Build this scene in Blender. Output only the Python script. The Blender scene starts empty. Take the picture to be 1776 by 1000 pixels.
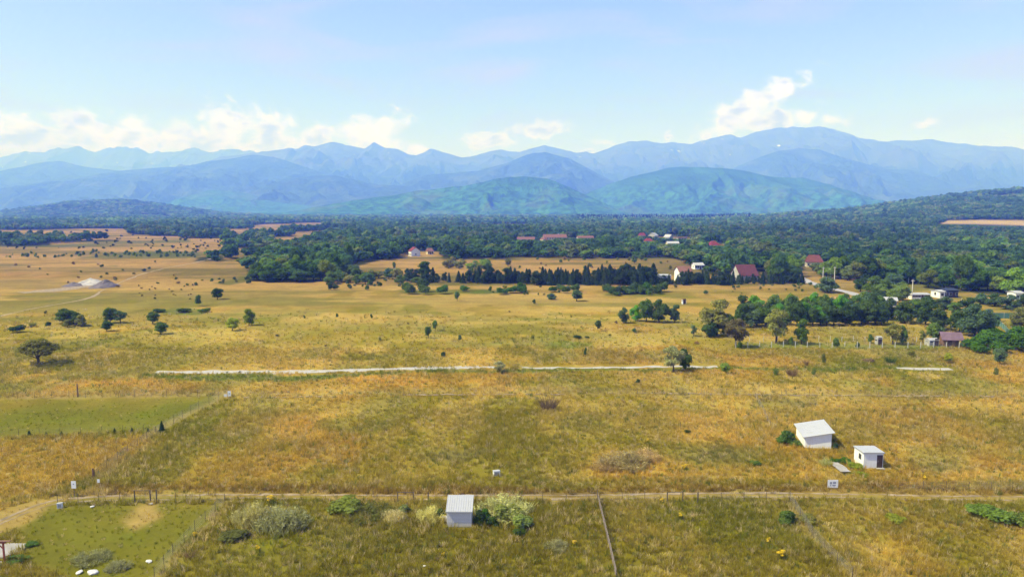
import bpy, bmesh, math, random
import numpy as np

# ------------------------------------------------------------------ camera, sky, sun, exposure
FPX, CX, CY, HOR, CAMZ = 1268.0, 888.0, 500.0, 365.0, 36.0
TILT = math.atan((CY - HOR) / FPX)
CT, ST = math.cos(TILT), math.sin(TILT)
S = bpy.context.scene
COL = S.collection

cam_data = bpy.data.cameras.new("camera")
cam_data.sensor_width = 36.0
cam_data.lens = 36.0 * FPX / 1776.0
cam_data.clip_start, cam_data.clip_end = 1.0, 200000.0
camera = bpy.data.objects.new("camera", cam_data)
camera.location = (0, 0, CAMZ)
camera.rotation_euler = (math.pi / 2 - TILT, 0, 0)
COL.objects.link(camera)
S.camera = camera

SUN_AZ, SUN_EL = math.radians(-102), math.radians(52)      # from +Y, clockwise; the sun stands to the left
sun_vec = (math.sin(SUN_AZ) * math.cos(SUN_EL), math.cos(SUN_AZ) * math.cos(SUN_EL), math.sin(SUN_EL))
sun_data = bpy.data.lights.new("sun", 'SUN')
sun_data.energy, sun_data.angle, sun_data.color = 3.35, math.radians(1.0), (1.0, 0.985, 0.97)
sun = bpy.data.objects.new("sun", sun_data)
from mathutils import Vector
sun.rotation_euler = Vector(sun_vec).to_track_quat('Z', 'Y').to_euler()
COL.objects.link(sun)

S.view_settings.view_transform = 'Standard'
S.view_settings.look = 'None'
S.view_settings.gamma = 1.0
S.view_settings.use_curve_mapping = False
S.view_settings.exposure = 1.06
S.render.engine = 'CYCLES'
S.cycles.max_bounces = 14
S.cycles.diffuse_bounces = 4
S.cycles.volume_bounces = 12
S.cycles.transmission_bounces = 2
S.cycles.caustics_reflective = S.cycles.caustics_refractive = False
S.cycles.use_denoising = True
try:
    S.cycles.denoiser = 'OPENIMAGEDENOISE'
except Exception:
    pass


def ray(px, py):
    a, b = (px - CX), (CY - py)
    return np.array([a, FPX * CT + b * ST, -FPX * ST + b * CT])


class NB:
    """small helper for wiring nodes"""
    def __init__(self, tree):
        self.t = tree
        self.t.nodes.clear()
    def n(self, kind, **kw):
        nd = self.t.nodes.new(kind)
        for k, v in kw.items():
            setattr(nd, k, v)
        return nd
    def put(self, sock, v):
        if v is None:
            return
        if isinstance(v, bpy.types.NodeSocket):
            self.t.links.new(v, sock)
        else:
            sock.default_value = v
    def m(self, op, a, b=None, c=None, clamp=False):
        nd = self.n('ShaderNodeMath', operation=op, use_clamp=clamp)
        for i, v in enumerate((a, b, c)):
            self.put(nd.inputs[i], v)
        return nd.outputs[0]
    def vm(self, op, a, b=None):
        nd = self.n('ShaderNodeVectorMath', operation=op)
        self.put(nd.inputs[0], a); self.put(nd.inputs[1], b)
        return nd.outputs['Value'] if op in ('LENGTH', 'DOT_PRODUCT') else nd.outputs[0]
    def mix(self, f, a, b, blend='MIX'):
        nd = self.n('ShaderNodeMix', data_type='RGBA', blend_type=blend)
        self.put(nd.inputs[0], f)
        for s, v in ((nd.inputs[6], a), (nd.inputs[7], b)):
            self.put(s, (*v, 1.0) if isinstance(v, tuple) and len(v) == 3 else v)
        return nd.outputs[2]
    def noise(self, vec, scale, detail=3.0, rough=0.5, dist=0.0):
        nd = self.n('ShaderNodeTexNoise')
        self.put(nd.inputs['Vector'], vec)
        nd.inputs['Scale'].default_value = scale
        nd.inputs['Detail'].default_value = detail
        nd.inputs['Roughness'].default_value = rough
        nd.inputs['Distortion'].default_value = dist
        return nd.outputs[0]
    def ramp(self, f, lo, hi, a=0.0, b=1.0, smooth=True):
        nd = self.n('ShaderNodeMapRange', interpolation_type='SMOOTHSTEP' if smooth else 'LINEAR')
        self.put(nd.inputs[0], f)
        for i, v in enumerate((lo, hi, a, b)):
            nd.inputs[i + 1].default_value = v
        return nd.outputs[0]
    def mapping(self, vec, loc=(0, 0, 0), rot=(0, 0, 0), scale=(1, 1, 1), kind='POINT'):
        nd = self.n('ShaderNodeMapping', vector_type=kind)
        self.put(nd.inputs['Vector'], vec)
        for k, v in (('Location', loc), ('Rotation', rot), ('Scale', scale)):
            if k in nd.inputs:
                nd.inputs[k].default_value = v
        return nd.outputs[0]


def build_world():
    w = bpy.data.worlds.new("World")
    S.world = w
    w.use_nodes = True
    b = NB(w.node_tree)
    sky = b.n('ShaderNodeTexSky', sky_type='NISHITA')
    sky.sun_disc = False
    sky.sun_elevation, sky.sun_rotation = SUN_EL, SUN_AZ
    sky.altitude, sky.air_density, sky.dust_density, sky.ozone_density = 450.0, 1.0, 0.5, 3.5
    d = b.n('ShaderNodeTexCoord').outputs['Generated']
    sp = b.n('ShaderNodeSeparateXYZ'); b.put(sp.inputs[0], d)
    az = b.m('ARCTAN2', sp.outputs[0], sp.outputs[1])
    el = b.m('ARCSINE', sp.outputs[2])
    cb = b.n('ShaderNodeCombineXYZ'); b.put(cb.inputs[0], az); b.put(cb.inputs[1], el)
    p = cb.outputs[0]
    # cumulus standing behind the range: centre px, half sizes px, tilt in degrees
    clouds = [(120, 260, 180, 20, 0), (380, 254, 200, 20, 0), (40, 238, 95, 40, 0), (135, 224, 70, 42, 0), (235, 240, 80, 32, 0), (330, 238, 80, 34, 0), (400, 216, 70, 42, 0),
              (470, 226, 70, 38, 0), (535, 244, 60, 28, 0), (612, 230, 46, 34, 8), (662, 222, 62, 25, 24), (650, 250, 70, 20, 0),
              (722, 260, 30, 12, 0), (850, 241, 55, 19, 4), (935, 225, 48, 20, 4), (1045, 248, 24, 11, 0), (1158, 238, 18, 14, 0),
              (1300, 188, 108, 31, 28), (1332, 210, 108, 27, 2), (1262, 217, 60, 24, 20), (1388, 200, 24, 26, 20), (1436, 204, 30, 20, 0),
              (1615, 214, 36, 11, 6), (1016, 262, 26, 9, 0), (1740, 262, 60, 10, 0)]
    acc = None
    for (cx, cy, sx, sy, rot) in clouds:
        v = ray(cx, cy); v = v / np.linalg.norm(v)
        a0, e0 = math.atan2(v[0], v[1]), math.asin(v[2])
        ca = math.cos(a0)
        q = b.mapping(p, (a0, e0, 0), (0, 0, math.radians(rot)), (sx * 1.08 / FPX * ca * ca, sy * 1.04 / FPX * ca, 1), 'TEXTURE')
        r = b.m('SUBTRACT', 1.0 if sx > 40 else 0.72, b.vm('LENGTH', q))
        acc = r if acc is None else b.m('MAXIMUM', acc, r)
    # the same kind of cloud goes on round the rest of the horizon
    stretched = b.mapping(p, scale=(1.0, 1.5, 1.0))
    far = b.m('SUBTRACT', b.m('MULTIPLY', b.noise(stretched, 4.0, 2.0), 2.6), 1.0)
    far = b.m('SUBTRACT', far, b.m('MULTIPLY', b.m('ABSOLUTE', b.m('SUBTRACT', el, 0.10)), 9.0))
    gate = b.ramp(b.m('ABSOLUTE', az), 0.70, 0.85)
    far = b.m('SUBTRACT', b.m('MULTIPLY', b.m('ADD', far, 2.0), gate), 2.0)
    acc = b.m('MAXIMUM', acc, far)
    n1 = b.noise(b.mapping(p, scale=(1.0, 1.25, 1.0)), 34.0, 7.0, 0.58, 0.3)
    dens = b.m('ADD', acc, b.m('MULTIPLY', b.m('SUBTRACT', n1, 0.5), 2.9))
    cov = b.ramp(dens, 0.0, 0.72)
    n2 = b.noise(b.mapping(p, (0.013, 0.012, 0.3), scale=(1.0, 1.7, 1.0)), 22.0, 4.0, 0.55)
    grey = b.m('MULTIPLY', b.ramp(n2, 0.40, 0.62), b.ramp(dens, 0.35, 0.9))
    ccol = b.mix(grey, (0.94, 0.94, 1.0), (0.46, 0.50, 0.66))
    # thin high cirrus
    pc = b.mapping(p, rot=(0, 0, math.radians(12)), scale=(1.0, 5.5, 1.0))
    c1 = b.noise(pc, 3.2, 5.0, 0.55, 0.8)
    c2 = b.noise(b.mapping(p, (1.3, 0.2, 0.7), (0, 0, math.radians(9)), (1.0, 9.0, 1.0)), 5.0, 4.0, 0.5, 0.5)
    cir = b.m('MULTIPLY', b.ramp(c1, 0.45, 0.70), b.ramp(c2, 0.25, 0.7, 0.45, 1.0))
    cir = b.m('ADD', b.m('MULTIPLY', cir, 0.75), 0.05)
    cir = b.m('MULTIPLY', cir, b.ramp(el, -0.02, 0.02))
    bg = b.n('ShaderNodeBackground'); b.put(bg.inputs[0], b.mix(1.0, sky.outputs[0], (0.97, 0.90, 1.05), 'MULTIPLY')); bg.inputs[1].default_value = SKY_STRENGTH
    bv = b.n('ShaderNodeBackground'); bv.inputs[0].default_value = (0.86, 0.87, 1.0, 1); bv.inputs[1].default_value = 0.34
    bc = b.n('ShaderNodeBackground'); b.put(bc.inputs[0], ccol); bc.inputs[1].default_value = 0.62
    m1 = b.n('ShaderNodeMixShader'); b.put(m1.inputs[0], cir); b.put(m1.inputs[1], bg.outputs[0]); b.put(m1.inputs[2], bv.outputs[0])
    m2 = b.n('ShaderNodeMixShader'); b.put(m2.inputs[0], cov); b.put(m2.inputs[1], m1.outputs[0]); b.put(m2.inputs[2], bc.outputs[0])
    out = b.n('ShaderNodeOutputWorld'); b.put(out.inputs[0], m2.outputs[0])


SKY_STRENGTH = 0.10
build_world()

# ------------------------------------------------------------------ noise and projection helpers
rng = np.random.default_rng(7)


def _hash(i, j, seed):
    h = (i.astype(np.int64) * 374761393 + j.astype(np.int64) * 668265263 + seed * 974634777) & 0x7fffffff
    h = ((h ^ (h >> 13)) * 1274126177) & 0x7fffffff
    h = h ^ (h >> 16)
    return (h & 0xffff) / 65535.0


def vnoise(x, y, seed=0):
    xi, yi = np.floor(x), np.floor(y)
    fx, fy = x - xi, y - yi
    fx = fx * fx * fx * (fx * (fx * 6 - 15) + 10); fy = fy * fy * fy * (fy * (fy * 6 - 15) + 10)
    a, b_ = _hash(xi, yi, seed), _hash(xi + 1, yi, seed)
    c, d = _hash(xi, yi + 1, seed), _hash(xi + 1, yi + 1, seed)
    return (a * (1 - fx) + b_ * fx) * (1 - fy) + (c * (1 - fx) + d * fx) * fy


def fbm(x, y, seed=0, octv=4, gain=0.5):
    t, amp, tot = 0.0, 1.0, 0.0
    for o in range(octv):
        t = t + amp * vnoise(x * 2 ** o + 17.3 * o, y * 2 ** o - 9.1 * o, seed + o)
        tot += amp; amp *= gain
    return t / tot


def sstep(a, b_, x):
    t = np.clip((x - a) / (b_ - a), 0, 1)
    return t * t * (3 - 2 * t)


def gz(x, y):
    """height of the land: level plain, a wooded rise on the right, a low wooded hill on the far left"""
    x, y = np.asarray(x, float), np.asarray(y, float)
    yy = np.maximum(y, 1.0)
    u = CX + FPX * x / yy
    r = np.interp(u, [1180, 1300, 1480, 1560, 1640, 1700, 1776, 2100, 2600], [0, 6, 34, 60, 80, 94, 106, 118, 118])
    p = sstep(850, 2650, y) * (1 - 0.75 * sstep(2800, 5200, y))
    z = r * p
    l = np.interp(u, [-600, -200, 0, 60, 120, 200, 240, 290, 340, 400, 470], [20, 14, 22, 48, 78, 94, 88, 63, 38, 14, 0])
    return z + l * np.exp(-((y - 4300) / 650.0) ** 2)


def unproj(px, py):
    """the point of the land seen at a pixel of the photograph"""
    v = ray(px, py); v = v / np.linalg.norm(v)
    t, last = 40.0, 40.0
    while t < 9000:
        q = np.array([0, 0, CAMZ]) + v * t
        if q[2] <= float(gz(q[0], q[1])):
            a, c = last, t
            for _ in range(30):
                mid = (a + c) / 2
                q = np.array([0, 0, CAMZ]) + v * mid
                if q[2] <= float(gz(q[0], q[1])): c = mid
                else: a = mid
            return np.array([0, 0, CAMZ]) + v * c
        last = t; t *= 1.01
    return np.array([0, 0, CAMZ]) + v * 9000


def depth_of(p):
    return p[1] * CT + (CAMZ - p[2]) * ST


def flat_px(x, y):
    """photograph pixel of a point of the level plain"""
    dep = np.maximum(y * CT + CAMZ * ST, 1.0)
    up = y * ST - CAMZ * CT
    return CX + FPX * x / dep, CY - FPX * up / dep


def inpoly(px, py, pts):
    px, py = np.asarray(px, float), np.asarray(py, float)
    res = np.zeros(px.shape, bool)
    n = len(pts)
    for i in range(n):
        x1, y1 = pts[i]; x2, y2 = pts[(i + 1) % n]
        if y1 == y2:
            continue
        c = ((y1 > py) != (y2 > py)) & (px < (x2 - x1) * (py - y1) / (y2 - y1) + x1)
        res ^= c
    return res


def edge_dist(px, py, pts, closed=True):
    px, py = np.asarray(px, float), np.asarray(py, float)
    best = np.full(px.shape, 1e9)
    n = len(pts)
    for i in range(n if closed else n - 1):
        x1, y1 = pts[i]; x2, y2 = pts[(i + 1) % n]
        dx, dy = x2 - x1, y2 - y1
        t = np.clip(((px - x1) * dx + (py - y1) * dy) / max(dx * dx + dy * dy, 1e-9), 0, 1)
        best = np.minimum(best, np.hypot(px - x1 - t * dx, py - y1 - t * dy))
    return best


def pmask(px, py, pts, soft=4.0):
    d = edge_dist(px, py, pts)
    d = np.where(inpoly(px, py, pts), d, -d)
    return sstep(-soft, soft, d)


def lmask(px, py, pts, half, soft):
    return 1 - sstep(half, half + soft, edge_dist(px, py, pts, False))


# ------------------------------------------------------------------ mesh helpers
def mesh_arrays(name, verts, faces, smooth=False, mats=(), mat_idx=None):
    verts = np.asarray(verts, np.float32); faces = np.asarray(faces, np.int32)
    me = bpy.data.meshes.new(name)
    me.vertices.add(len(verts)); me.vertices.foreach_set("co", verts.ravel())
    k = faces.shape[1]
    me.loops.add(faces.size); me.loops.foreach_set("vertex_index", faces.ravel())
    me.polygons.add(len(faces))
    me.polygons.foreach_set("loop_start", np.arange(0, faces.size, k, dtype=np.int32))
    me.polygons.foreach_set("use_smooth", np.full(len(faces), smooth))
    for m_ in mats:
        me.materials.append(m_)
    if mat_idx is not None:
        me.polygons.foreach_set("material_index", np.asarray(mat_idx, np.int32))
    me.update(calc_edges=True)
    return me


def color_attr(me, name, rgb):
    a = me.attributes.new(name, 'FLOAT_COLOR', 'POINT')
    c = np.ones((len(rgb), 4), np.float32); c[:, :3] = rgb
    a.data.foreach_set("color", c.ravel())


class Poly:
    """collects boxes, prisms, tubes into one mesh"""
    def __init__(self):
        self.v, self.f = [], []
    def add(self, vs, fs):
        o = len(self.v)
        self.v += [tuple(map(float, q)) for q in vs]
        self.f += [tuple(i + o for i in f) for f in fs]
        return self
    def box(self, x0, x1, y0, y1, z0, z1):
        return self.add([(x0, y0, z0), (x1, y0, z0), (x1, y1, z0), (x0, y1, z0), (x0, y0, z1), (x1, y0, z1), (x1, y1, z1), (x0, y1, z1)],
                        [(0, 3, 2, 1), (4, 5, 6, 7), (0, 1, 5, 4), (1, 2, 6, 5), (2, 3, 7, 6), (3, 0, 4, 7)])
    def hexa(self, low, high):
        """solid between two quads (each counter-clockwise from above)"""
        return self.add(list(low) + list(high), [(0, 3, 2, 1), (4, 5, 6, 7), (0, 1, 5, 4), (1, 2, 6, 5), (2, 3, 7, 6), (3, 0, 4, 7)])
    def tube(self, pts, radii, k=6):
        pts = [np.array(p, float) for p in pts]
        rings = []
        for i, p in enumerate(pts):
            d = pts[min(i + 1, len(pts) - 1)] - pts[max(i - 1, 0)]
            d = d / (np.linalg.norm(d) + 1e-9)
            a = np.cross(d, (0.3, 1, 0.1)); a /= np.linalg.norm(a) + 1e-9
            b_ = np.cross(d, a)
            rings.append([p + radii[i] * (a * math.cos(2 * math.pi * j / k) + b_ * math.sin(2 * math.pi * j / k)) for j in range(k)])
        fs = []
        for i in range(len(pts) - 1):
            for j in range(k):
                fs.append((i * k + j, i * k + (j + 1) % k, (i + 1) * k + (j + 1) % k, (i + 1) * k + j))
        fs.append(tuple(range(k - 1, -1, -1)))
        fs.append(tuple(range((len(pts) - 1) * k, len(pts) * k)))
        return self.add([q for r in rings for q in r], fs)
    def mesh(self, name, mat):
        me = bpy.data.meshes.new(name)
        me.from_pydata(self.v, [], self.f)
        if mat is not None:
            me.materials.append(mat)
        me.update()
        return me


def obj(name, me, parent=None, loc=(0, 0, 0), rz=0.0, scale=(1, 1, 1)):
    o = bpy.data.objects.new(name, me)
    COL.objects.link(o)
    o.location = loc; o.rotation_euler = (0, 0, rz); o.scale = scale
    if parent is not None:
        o.parent = parent
    return o


def tag(o, label=None, cat=None, group=None, kind=None):
    if label: o["label"] = label
    if cat: o["category"] = cat
    if group: o["group"] = group
    if kind: o["kind"] = kind
    return o


# ------------------------------------------------------------------ materials
def new_mat(name):
    m = bpy.data.materials.new(name); m.use_nodes = True
    return m, NB(m.node_tree)


def finish(b, color, rough=0.9, bump=None, bump_strength=0.3, bump_dist=0.05, spec=0.2, metal=0.0):
    pr = b.n('ShaderNodeBsdfPrincipled')
    b.put(pr.inputs['Base Color'], (*color, 1) if isinstance(color, tuple) and len(color) == 3 else color)
    b.put(pr.inputs['Roughness'], rough)
    pr.inputs['Specular IOR Level'].default_value = spec
    pr.inputs['Metallic'].default_value = metal
    if bump is not None:
        bp = b.n('ShaderNodeBump'); bp.inputs['Strength'].default_value = bump_strength; bp.inputs['Distance'].default_value = bump_dist
        b.put(bp.inputs['Height'], bump); b.put(pr.inputs['Normal'], bp.outputs[0])
    o = b.n('ShaderNodeOutputMaterial'); b.put(o.inputs[0], pr.outputs[0])


def plain(name, color, rough=0.8, var=0.15, scale=3.0, spec=0.2, metal=0.0):
    m, b = new_mat(name)
    pos = b.n('ShaderNodeTexCoord').outputs['Object']
    n = b.noise(pos, scale, 5.0, 0.6)
    n2 = b.noise(pos, scale * 9, 3.0, 0.6)
    dark = tuple(c * (1 - var) for c in color); lite = tuple(min(1, c * (1 + var * 0.6)) for c in color)
    c = b.mix(b.ramp(n, 0.3, 0.7), dark, lite)
    c = b.mix(b.m('MULTIPLY', b.ramp(n2, 0.5, 0.8), var), c, tuple(x * 0.55 for x in color))
    finish(b, c, rough, n2, 0.25, 0.02, spec, metal)
    return m


def foliage_mat(name, source):
    m, b = new_mat(name)
    if source == 'object':
        tint = b.n('ShaderNodeObjectInfo').outputs['Color']
    else:
        tint = b.n('ShaderNodeAttribute', attribute_type='INSTANCER', attribute_name='tint').outputs['Color']
    isl = b.n('ShaderNodeNewGeometry').outputs['Random Per Island']
    crd = b.n('ShaderNodeTexCoord').outputs['Object']
    n = b.noise(crd, 5.0, 2.0)
    f = b.m('ADD', b.m('MULTIPLY', isl, 0.75), b.m('MULTIPLY', b.ramp(n, 0.3, 0.7), 0.5))
    f = b.m('ADD', f, 0.45)
    sc = b.n('ShaderNodeVectorMath', operation='SCALE'); b.put(sc.inputs[0], tint); b.put(sc.inputs['Scale'], f)
    c = b.mix(b.m('MULTIPLY', b.ramp(isl, 0.6, 1.0), 0.35), sc.outputs[0], (0.11, 0.12, 0.025))
    df = b.n('ShaderNodeBsdfDiffuse'); b.put(df.inputs[0], c)
    tr = b.n('ShaderNodeBsdfTranslucent'); b.put(tr.inputs[0], c)
    mx = b.n('ShaderNodeMixShader'); mx.inputs[0].default_value = 0.5
    b.put(mx.inputs[1], df.outputs[0]); b.put(mx.inputs[2], tr.outputs[0])
    o = b.n('ShaderNodeOutputMaterial'); b.put(o.inputs[0], mx.outputs[0])
    return m


M = {}
M['leaf'] = foliage_mat('foliage', 'object')
M['leaf_far'] = foliage_mat('foliage_of_the_wood', 'instancer')
M['grass'] = foliage_mat('dry_grass', 'instancer')
M['bark'] = plain('bark', (0.10, 0.075, 0.055), 0.95, 0.35, 6.0)
M['pale_bark'] = plain('pale_bark', (0.24, 0.21, 0.18), 0.95, 0.3, 6.0)
def streaked(name, color, rough, var, spec=0.2):
    """painted wall or sheet with run-down stains, seams of dirt and faded patches"""
    m, b = new_mat(name)
    pos = b.n('ShaderNodeTexCoord').outputs['Object']
    st = b.noise(b.mapping(pos, scale=(5.0, 5.0, 0.45)), 1.6, 5.0, 0.65)
    pt = b.noise(pos, 0.8, 5.0, 0.6)
    c = b.mix(b.m('MULTIPLY', b.ramp(st, 0.48, 0.72), var), color, tuple(x * y for x, y in zip(color, (0.62, 0.55, 0.46))))
    c = b.mix(b.m('MULTIPLY', b.ramp(pt, 0.45, 0.7), var * 0.7), c, tuple(x * 0.74 for x in color))
    finish(b, c, rough, st, 0.2, 0.02, spec)
    return m


M['white_wall'] = streaked('white_render', (0.82, 0.83, 0.87), 0.85, 0.4)
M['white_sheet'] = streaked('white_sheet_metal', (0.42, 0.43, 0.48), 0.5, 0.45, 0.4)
M['sign_white'] = plain('sign_white', (0.84, 0.85, 0.9), 0.6, 0.05, 2.0)
M['village_wall'] = plain('far_house_render', (0.46, 0.44, 0.42), 0.9, 0.15, 0.4)
M['white_wood'] = plain('weathered_white_boards', (0.68, 0.66, 0.67), 0.85, 0.22, 3.0)
M['cream_wall'] = plain('cream_render', (0.62, 0.54, 0.42), 0.9, 0.12, 0.6)
M['grey_wall'] = plain('grey_render', (0.42, 0.41, 0.41), 0.9, 0.2, 0.6)
M['timber'] = plain('old_timber', (0.22, 0.13, 0.09), 0.9, 0.3, 4.0)
M['red_post'] = plain('red_brown_paint', (0.33, 0.09, 0.06), 0.7, 0.2, 4.0)
M['dark_door'] = plain('dark_brown_door', (0.075, 0.05, 0.05), 0.6, 0.2, 4.0)
M['glass'] = plain('window_glass', (0.05, 0.055, 0.065), 0.15, 0.2, 2.0, 0.6)
M['post_metal'] = plain('fence_post_metal', (0.13, 0.11, 0.09), 0.7, 0.3, 5.0)
M['wire'] = plain('galvanised_wire', (0.30, 0.29, 0.28), 0.6, 0.2, 5.0)
M['rust_wire'] = plain('weathered_fence_boards', (0.30, 0.245, 0.22), 0.8, 0.25, 5.0)
M['concrete'] = plain('concrete', (0.34, 0.32, 0.31), 0.9, 0.2, 1.5)
M['concrete_post'] = plain('concrete_post', (0.62, 0.60, 0.57), 0.9, 0.15, 3.0)
M['print'] = plain('grey_print', (0.30, 0.32, 0.42), 0.7, 0.1, 3.0)
M['gravel'] = plain('pale_gravel', (0.42, 0.39, 0.38), 0.95, 0.28, 0.35)
def gravel_strip():
    m, b = new_mat('broken_gravel')
    pos = b.n('ShaderNodeNewGeometry').outputs['Position']
    a = b.noise(pos, 0.55, 6.0, 0.68)
    f = b.noise(pos, 6.0, 3.0, 0.6)
    c = b.mix(b.ramp(f, 0.3, 0.7), (0.30, 0.28, 0.27), (0.50, 0.47, 0.45))
    c = b.mix(b.ramp(a, 0.57, 0.68), c, (0.22, 0.19, 0.08))
    finish(b, c, 0.95, f, 0.4, 0.03, 0.1)
    return m


M['gravel_strip'] = gravel_strip()
M['earth'] = plain('pale_earth', (0.30, 0.23, 0.155), 0.95, 0.4, 0.9)
M['asphalt'] = plain('grey_road', (0.36, 0.34, 0.36), 0.9, 0.15, 0.2)
M['dark_gravel'] = plain('dark_gravel', (0.16, 0.135, 0.15), 0.95, 0.3, 0.5)
M['stone'] = plain('white_stone', (0.66, 0.64, 0.64), 0.9, 0.2, 2.0)
M['yellow'] = plain('yellow_flowers', (0.75, 0.52, 0.03), 0.9, 0.15, 6.0)
M['teal'] = plain('green_tarpaulin', (0.10, 0.22, 0.19), 0.7, 0.15, 1.0)
for nm, c in (('red', (0.19, 0.035, 0.035)), ('salmon', (0.20, 0.095, 0.08)), ('maroon', (0.12, 0.04, 0.05)), ('redbrown', (0.15, 0.05, 0.04)),
              ('mauve', (0.17, 0.11, 0.15)), ('navy', (0.035, 0.045, 0.085)), ('greyroof', (0.42, 0.42, 0.45))):
    M[nm] = plain(nm + '_roof', c, 0.7, 0.18, 0.8)


def ground_mat():
    m, b = new_mat('meadow')
    col = b.n('ShaderNodeAttribute', attribute_name='tint').outputs['Color']
    pos = b.n('ShaderNodeNewGeometry').outputs['Position']
    n1 = b.noise(pos, 0.9, 5.0, 0.65)
    n2 = b.noise(pos, 0.16, 4.0, 0.6)
    n3 = b.noise(pos, 0.03, 4.0, 0.6)
    v = b.m('ADD', b.m('MULTIPLY', n1, 0.9), b.m('MULTIPLY', n2, 0.7))
    v = b.m('ADD', v, b.m('MULTIPLY', n3, 0.5))
    v = b.ramp(v, 0.55, 1.55, 0.62, 1.34, False)
    sc = b.n('ShaderNodeVectorMath', operation='SCALE'); b.put(sc.inputs[0], col); b.put(sc.inputs['Scale'], v)
    g = b.m('MULTIPLY', b.ramp(n2, 0.52, 0.72), 0.35)
    c = b.mix(g, sc.outputs[0], b.mix(1.0, sc.outputs[0], (0.62, 0.92, 0.5), 'MULTIPLY'))
    finish(b, c, 1.0, n1, 0.5, 0.35, 0.0)
    return m


def mountain_mat(name, low, high, line, span, snow=0.0, meadow=0.0):
    m, b = new_mat(name)
    g = b.n('ShaderNodeNewGeometry')
    sp = b.n('ShaderNodeSeparateXYZ'); b.put(sp.inputs[0], g.outputs['Position'])
    n1 = b.noise(g.outputs['Position'], 0.0011, 6.0, 0.6)
    n2 = b.noise(g.outputs['Position'], 0.02, 4.0, 0.65)
    n3 = b.noise(g.outputs['Position'], 0.0026, 5.0, 0.55)
    hgt = b.m('ADD', sp.outputs[2], b.m('MULTIPLY', b.m('SUBTRACT', n1, 0.5), span * 1.6))
    f = b.ramp(hgt, line - span / 2, line + span / 2)
    lo = b.mix(b.ramp(n2, 0.35, 0.65), tuple(c * 0.5 for c in low), tuple(c * 1.5 for c in low))
    if meadow > 0:
        lo = b.mix(b.m('MULTIPLY', b.ramp(n3, 0.52, 0.66), meadow), lo, (0.13, 0.17, 0.055))
    hi = b.mix(b.ramp(n3, 0.35, 0.65), tuple(c * 0.75 for c in high), tuple(c * 1.25 for c in high))
    c = b.mix(f, lo, hi)
    if snow > 0:
        s = b.noise(g.outputs['Position'], 0.0045, 3.0, 0.5)
        s = b.m('MULTIPLY', b.ramp(s, 0.70, 0.74), b.ramp(sp.outputs[2], snow, snow + 250))
        c = b.mix(s, c, (0.85, 0.86, 0.9))
    finish(b, c, 1.0, n2, 1.0, 26.0, 0.0)
    return m


# ------------------------------------------------------------------ the land
FOREST = [(-900, 398), (60, 398), (150, 396), (250, 399), (330, 402), (420, 400), (500, 401), (575, 404), (560, 416), (515, 424), (480, 440), (432, 466), (428, 487), (500, 489), (556, 488),
          (575, 474), (640, 456), (690, 447), (780, 449), (885, 446), (1050, 446), (1170, 448), (1195, 456), (1205, 466), (1225, 474), (1270, 482), (1320, 484), (1365, 484), (1384, 476),
          (1396, 462), (1420, 462), (1450, 478), (1500, 485), (1590, 494), (1625, 502), (1700, 509), (1776, 514), (2600, 530), (2600, 374), (1400, 373.5), (888, 373.5), (-900, 373.5)]
WOODS_LEFT = [[(-40, 425), (-40, 411), (30, 408), (95, 415), (85, 426), (30, 427)], [(180, 412), (185, 402), (250, 399), (310, 404), (300, 412), (230, 414)],
              [(95, 405), (100, 401), (135, 401), (132, 406)], [(338, 453), (345, 446), (385, 443), (392, 451)], [(400, 450), (402, 447), (450, 446), (450, 450)],
              [(330, 412), (340, 404), (390, 405), (385, 413)], [(100, 419), (110, 416), (210, 415), (200, 418)], [(395, 425), (405, 421), (480, 420), (470, 425)], [(430, 411), (445, 406), (500, 408), (490, 412)], [(-60, 404), (-60, 400), (60, 401), (50, 404)], [(455, 448), (470, 440), (500, 437), (500, 446), (480, 449)]]
CLEAR = [[(640, 470), (655, 452), (700, 444), (765, 446), (770, 472)], [(690, 447), (700, 436), (762, 436), (766, 447)],
         [(886, 424), (890, 417.5), (1035, 416), (1040, 423)], [(1105, 424), (1108, 410), (1200, 411), (1205, 425)], [(1222, 433), (1225, 424), (1262, 424), (1262, 432)],
         [(505, 404), (520, 400), (575, 400), (590, 404)], [(150, 391), (160, 387), (240, 387), (235, 391)], [(610, 416), (612, 411), (640, 411), (640, 416)],
         [(1395, 470), (1398, 456), (1432, 457), (1432, 466)], [(1130, 492), (1130, 474), (1205, 466), (1208, 490)], [(1270, 492), (1278, 470), (1320, 470), (1322, 490)]]
FIELD_RIGHT = [flat_px(*unproj(px, py)[:2]) for px, py in ((1632, 388), (1640, 382), (1776, 381.5), (1900, 381), (1900, 391), (1776, 391), (1690, 388.5))]
FIELD_RIGHT = [(float(a), float(c)) for a, c in FIELD_RIGHT]
TRACK = [(-120, 960), (-40, 925), (25, 893), (70, 876), (110, 868), (180, 864), (300, 861), (400, 860), (600, 861), (760, 862), (900, 862), (1040, 861), (1200, 858),
         (1330, 857.5), (1450, 859), (1600, 862), (1776, 864), (1950, 866)]
FAR_TRACK = [(-60, 560), (0, 548), (60, 534), (150, 519), (185, 500), (215, 487), (250, 474), (290, 464), (330, 457), (372, 447)]

C_GOLD, C_TAN, C_STRAW = (0.355, 0.24, 0.085), (0.40, 0.275, 0.125), (0.43, 0.325, 0.16)
C_OLIVE, C_GREEN, C_RUST, C_EARTH, C_BROWN, C_SAGE = (0.215, 0.185, 0.035), (0.13, 0.165, 0.03), (0.30, 0.20, 0.08), (0.36, 0.26, 0.16), (0.19, 0.125, 0.055), (0.24, 0.22, 0.10)


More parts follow.
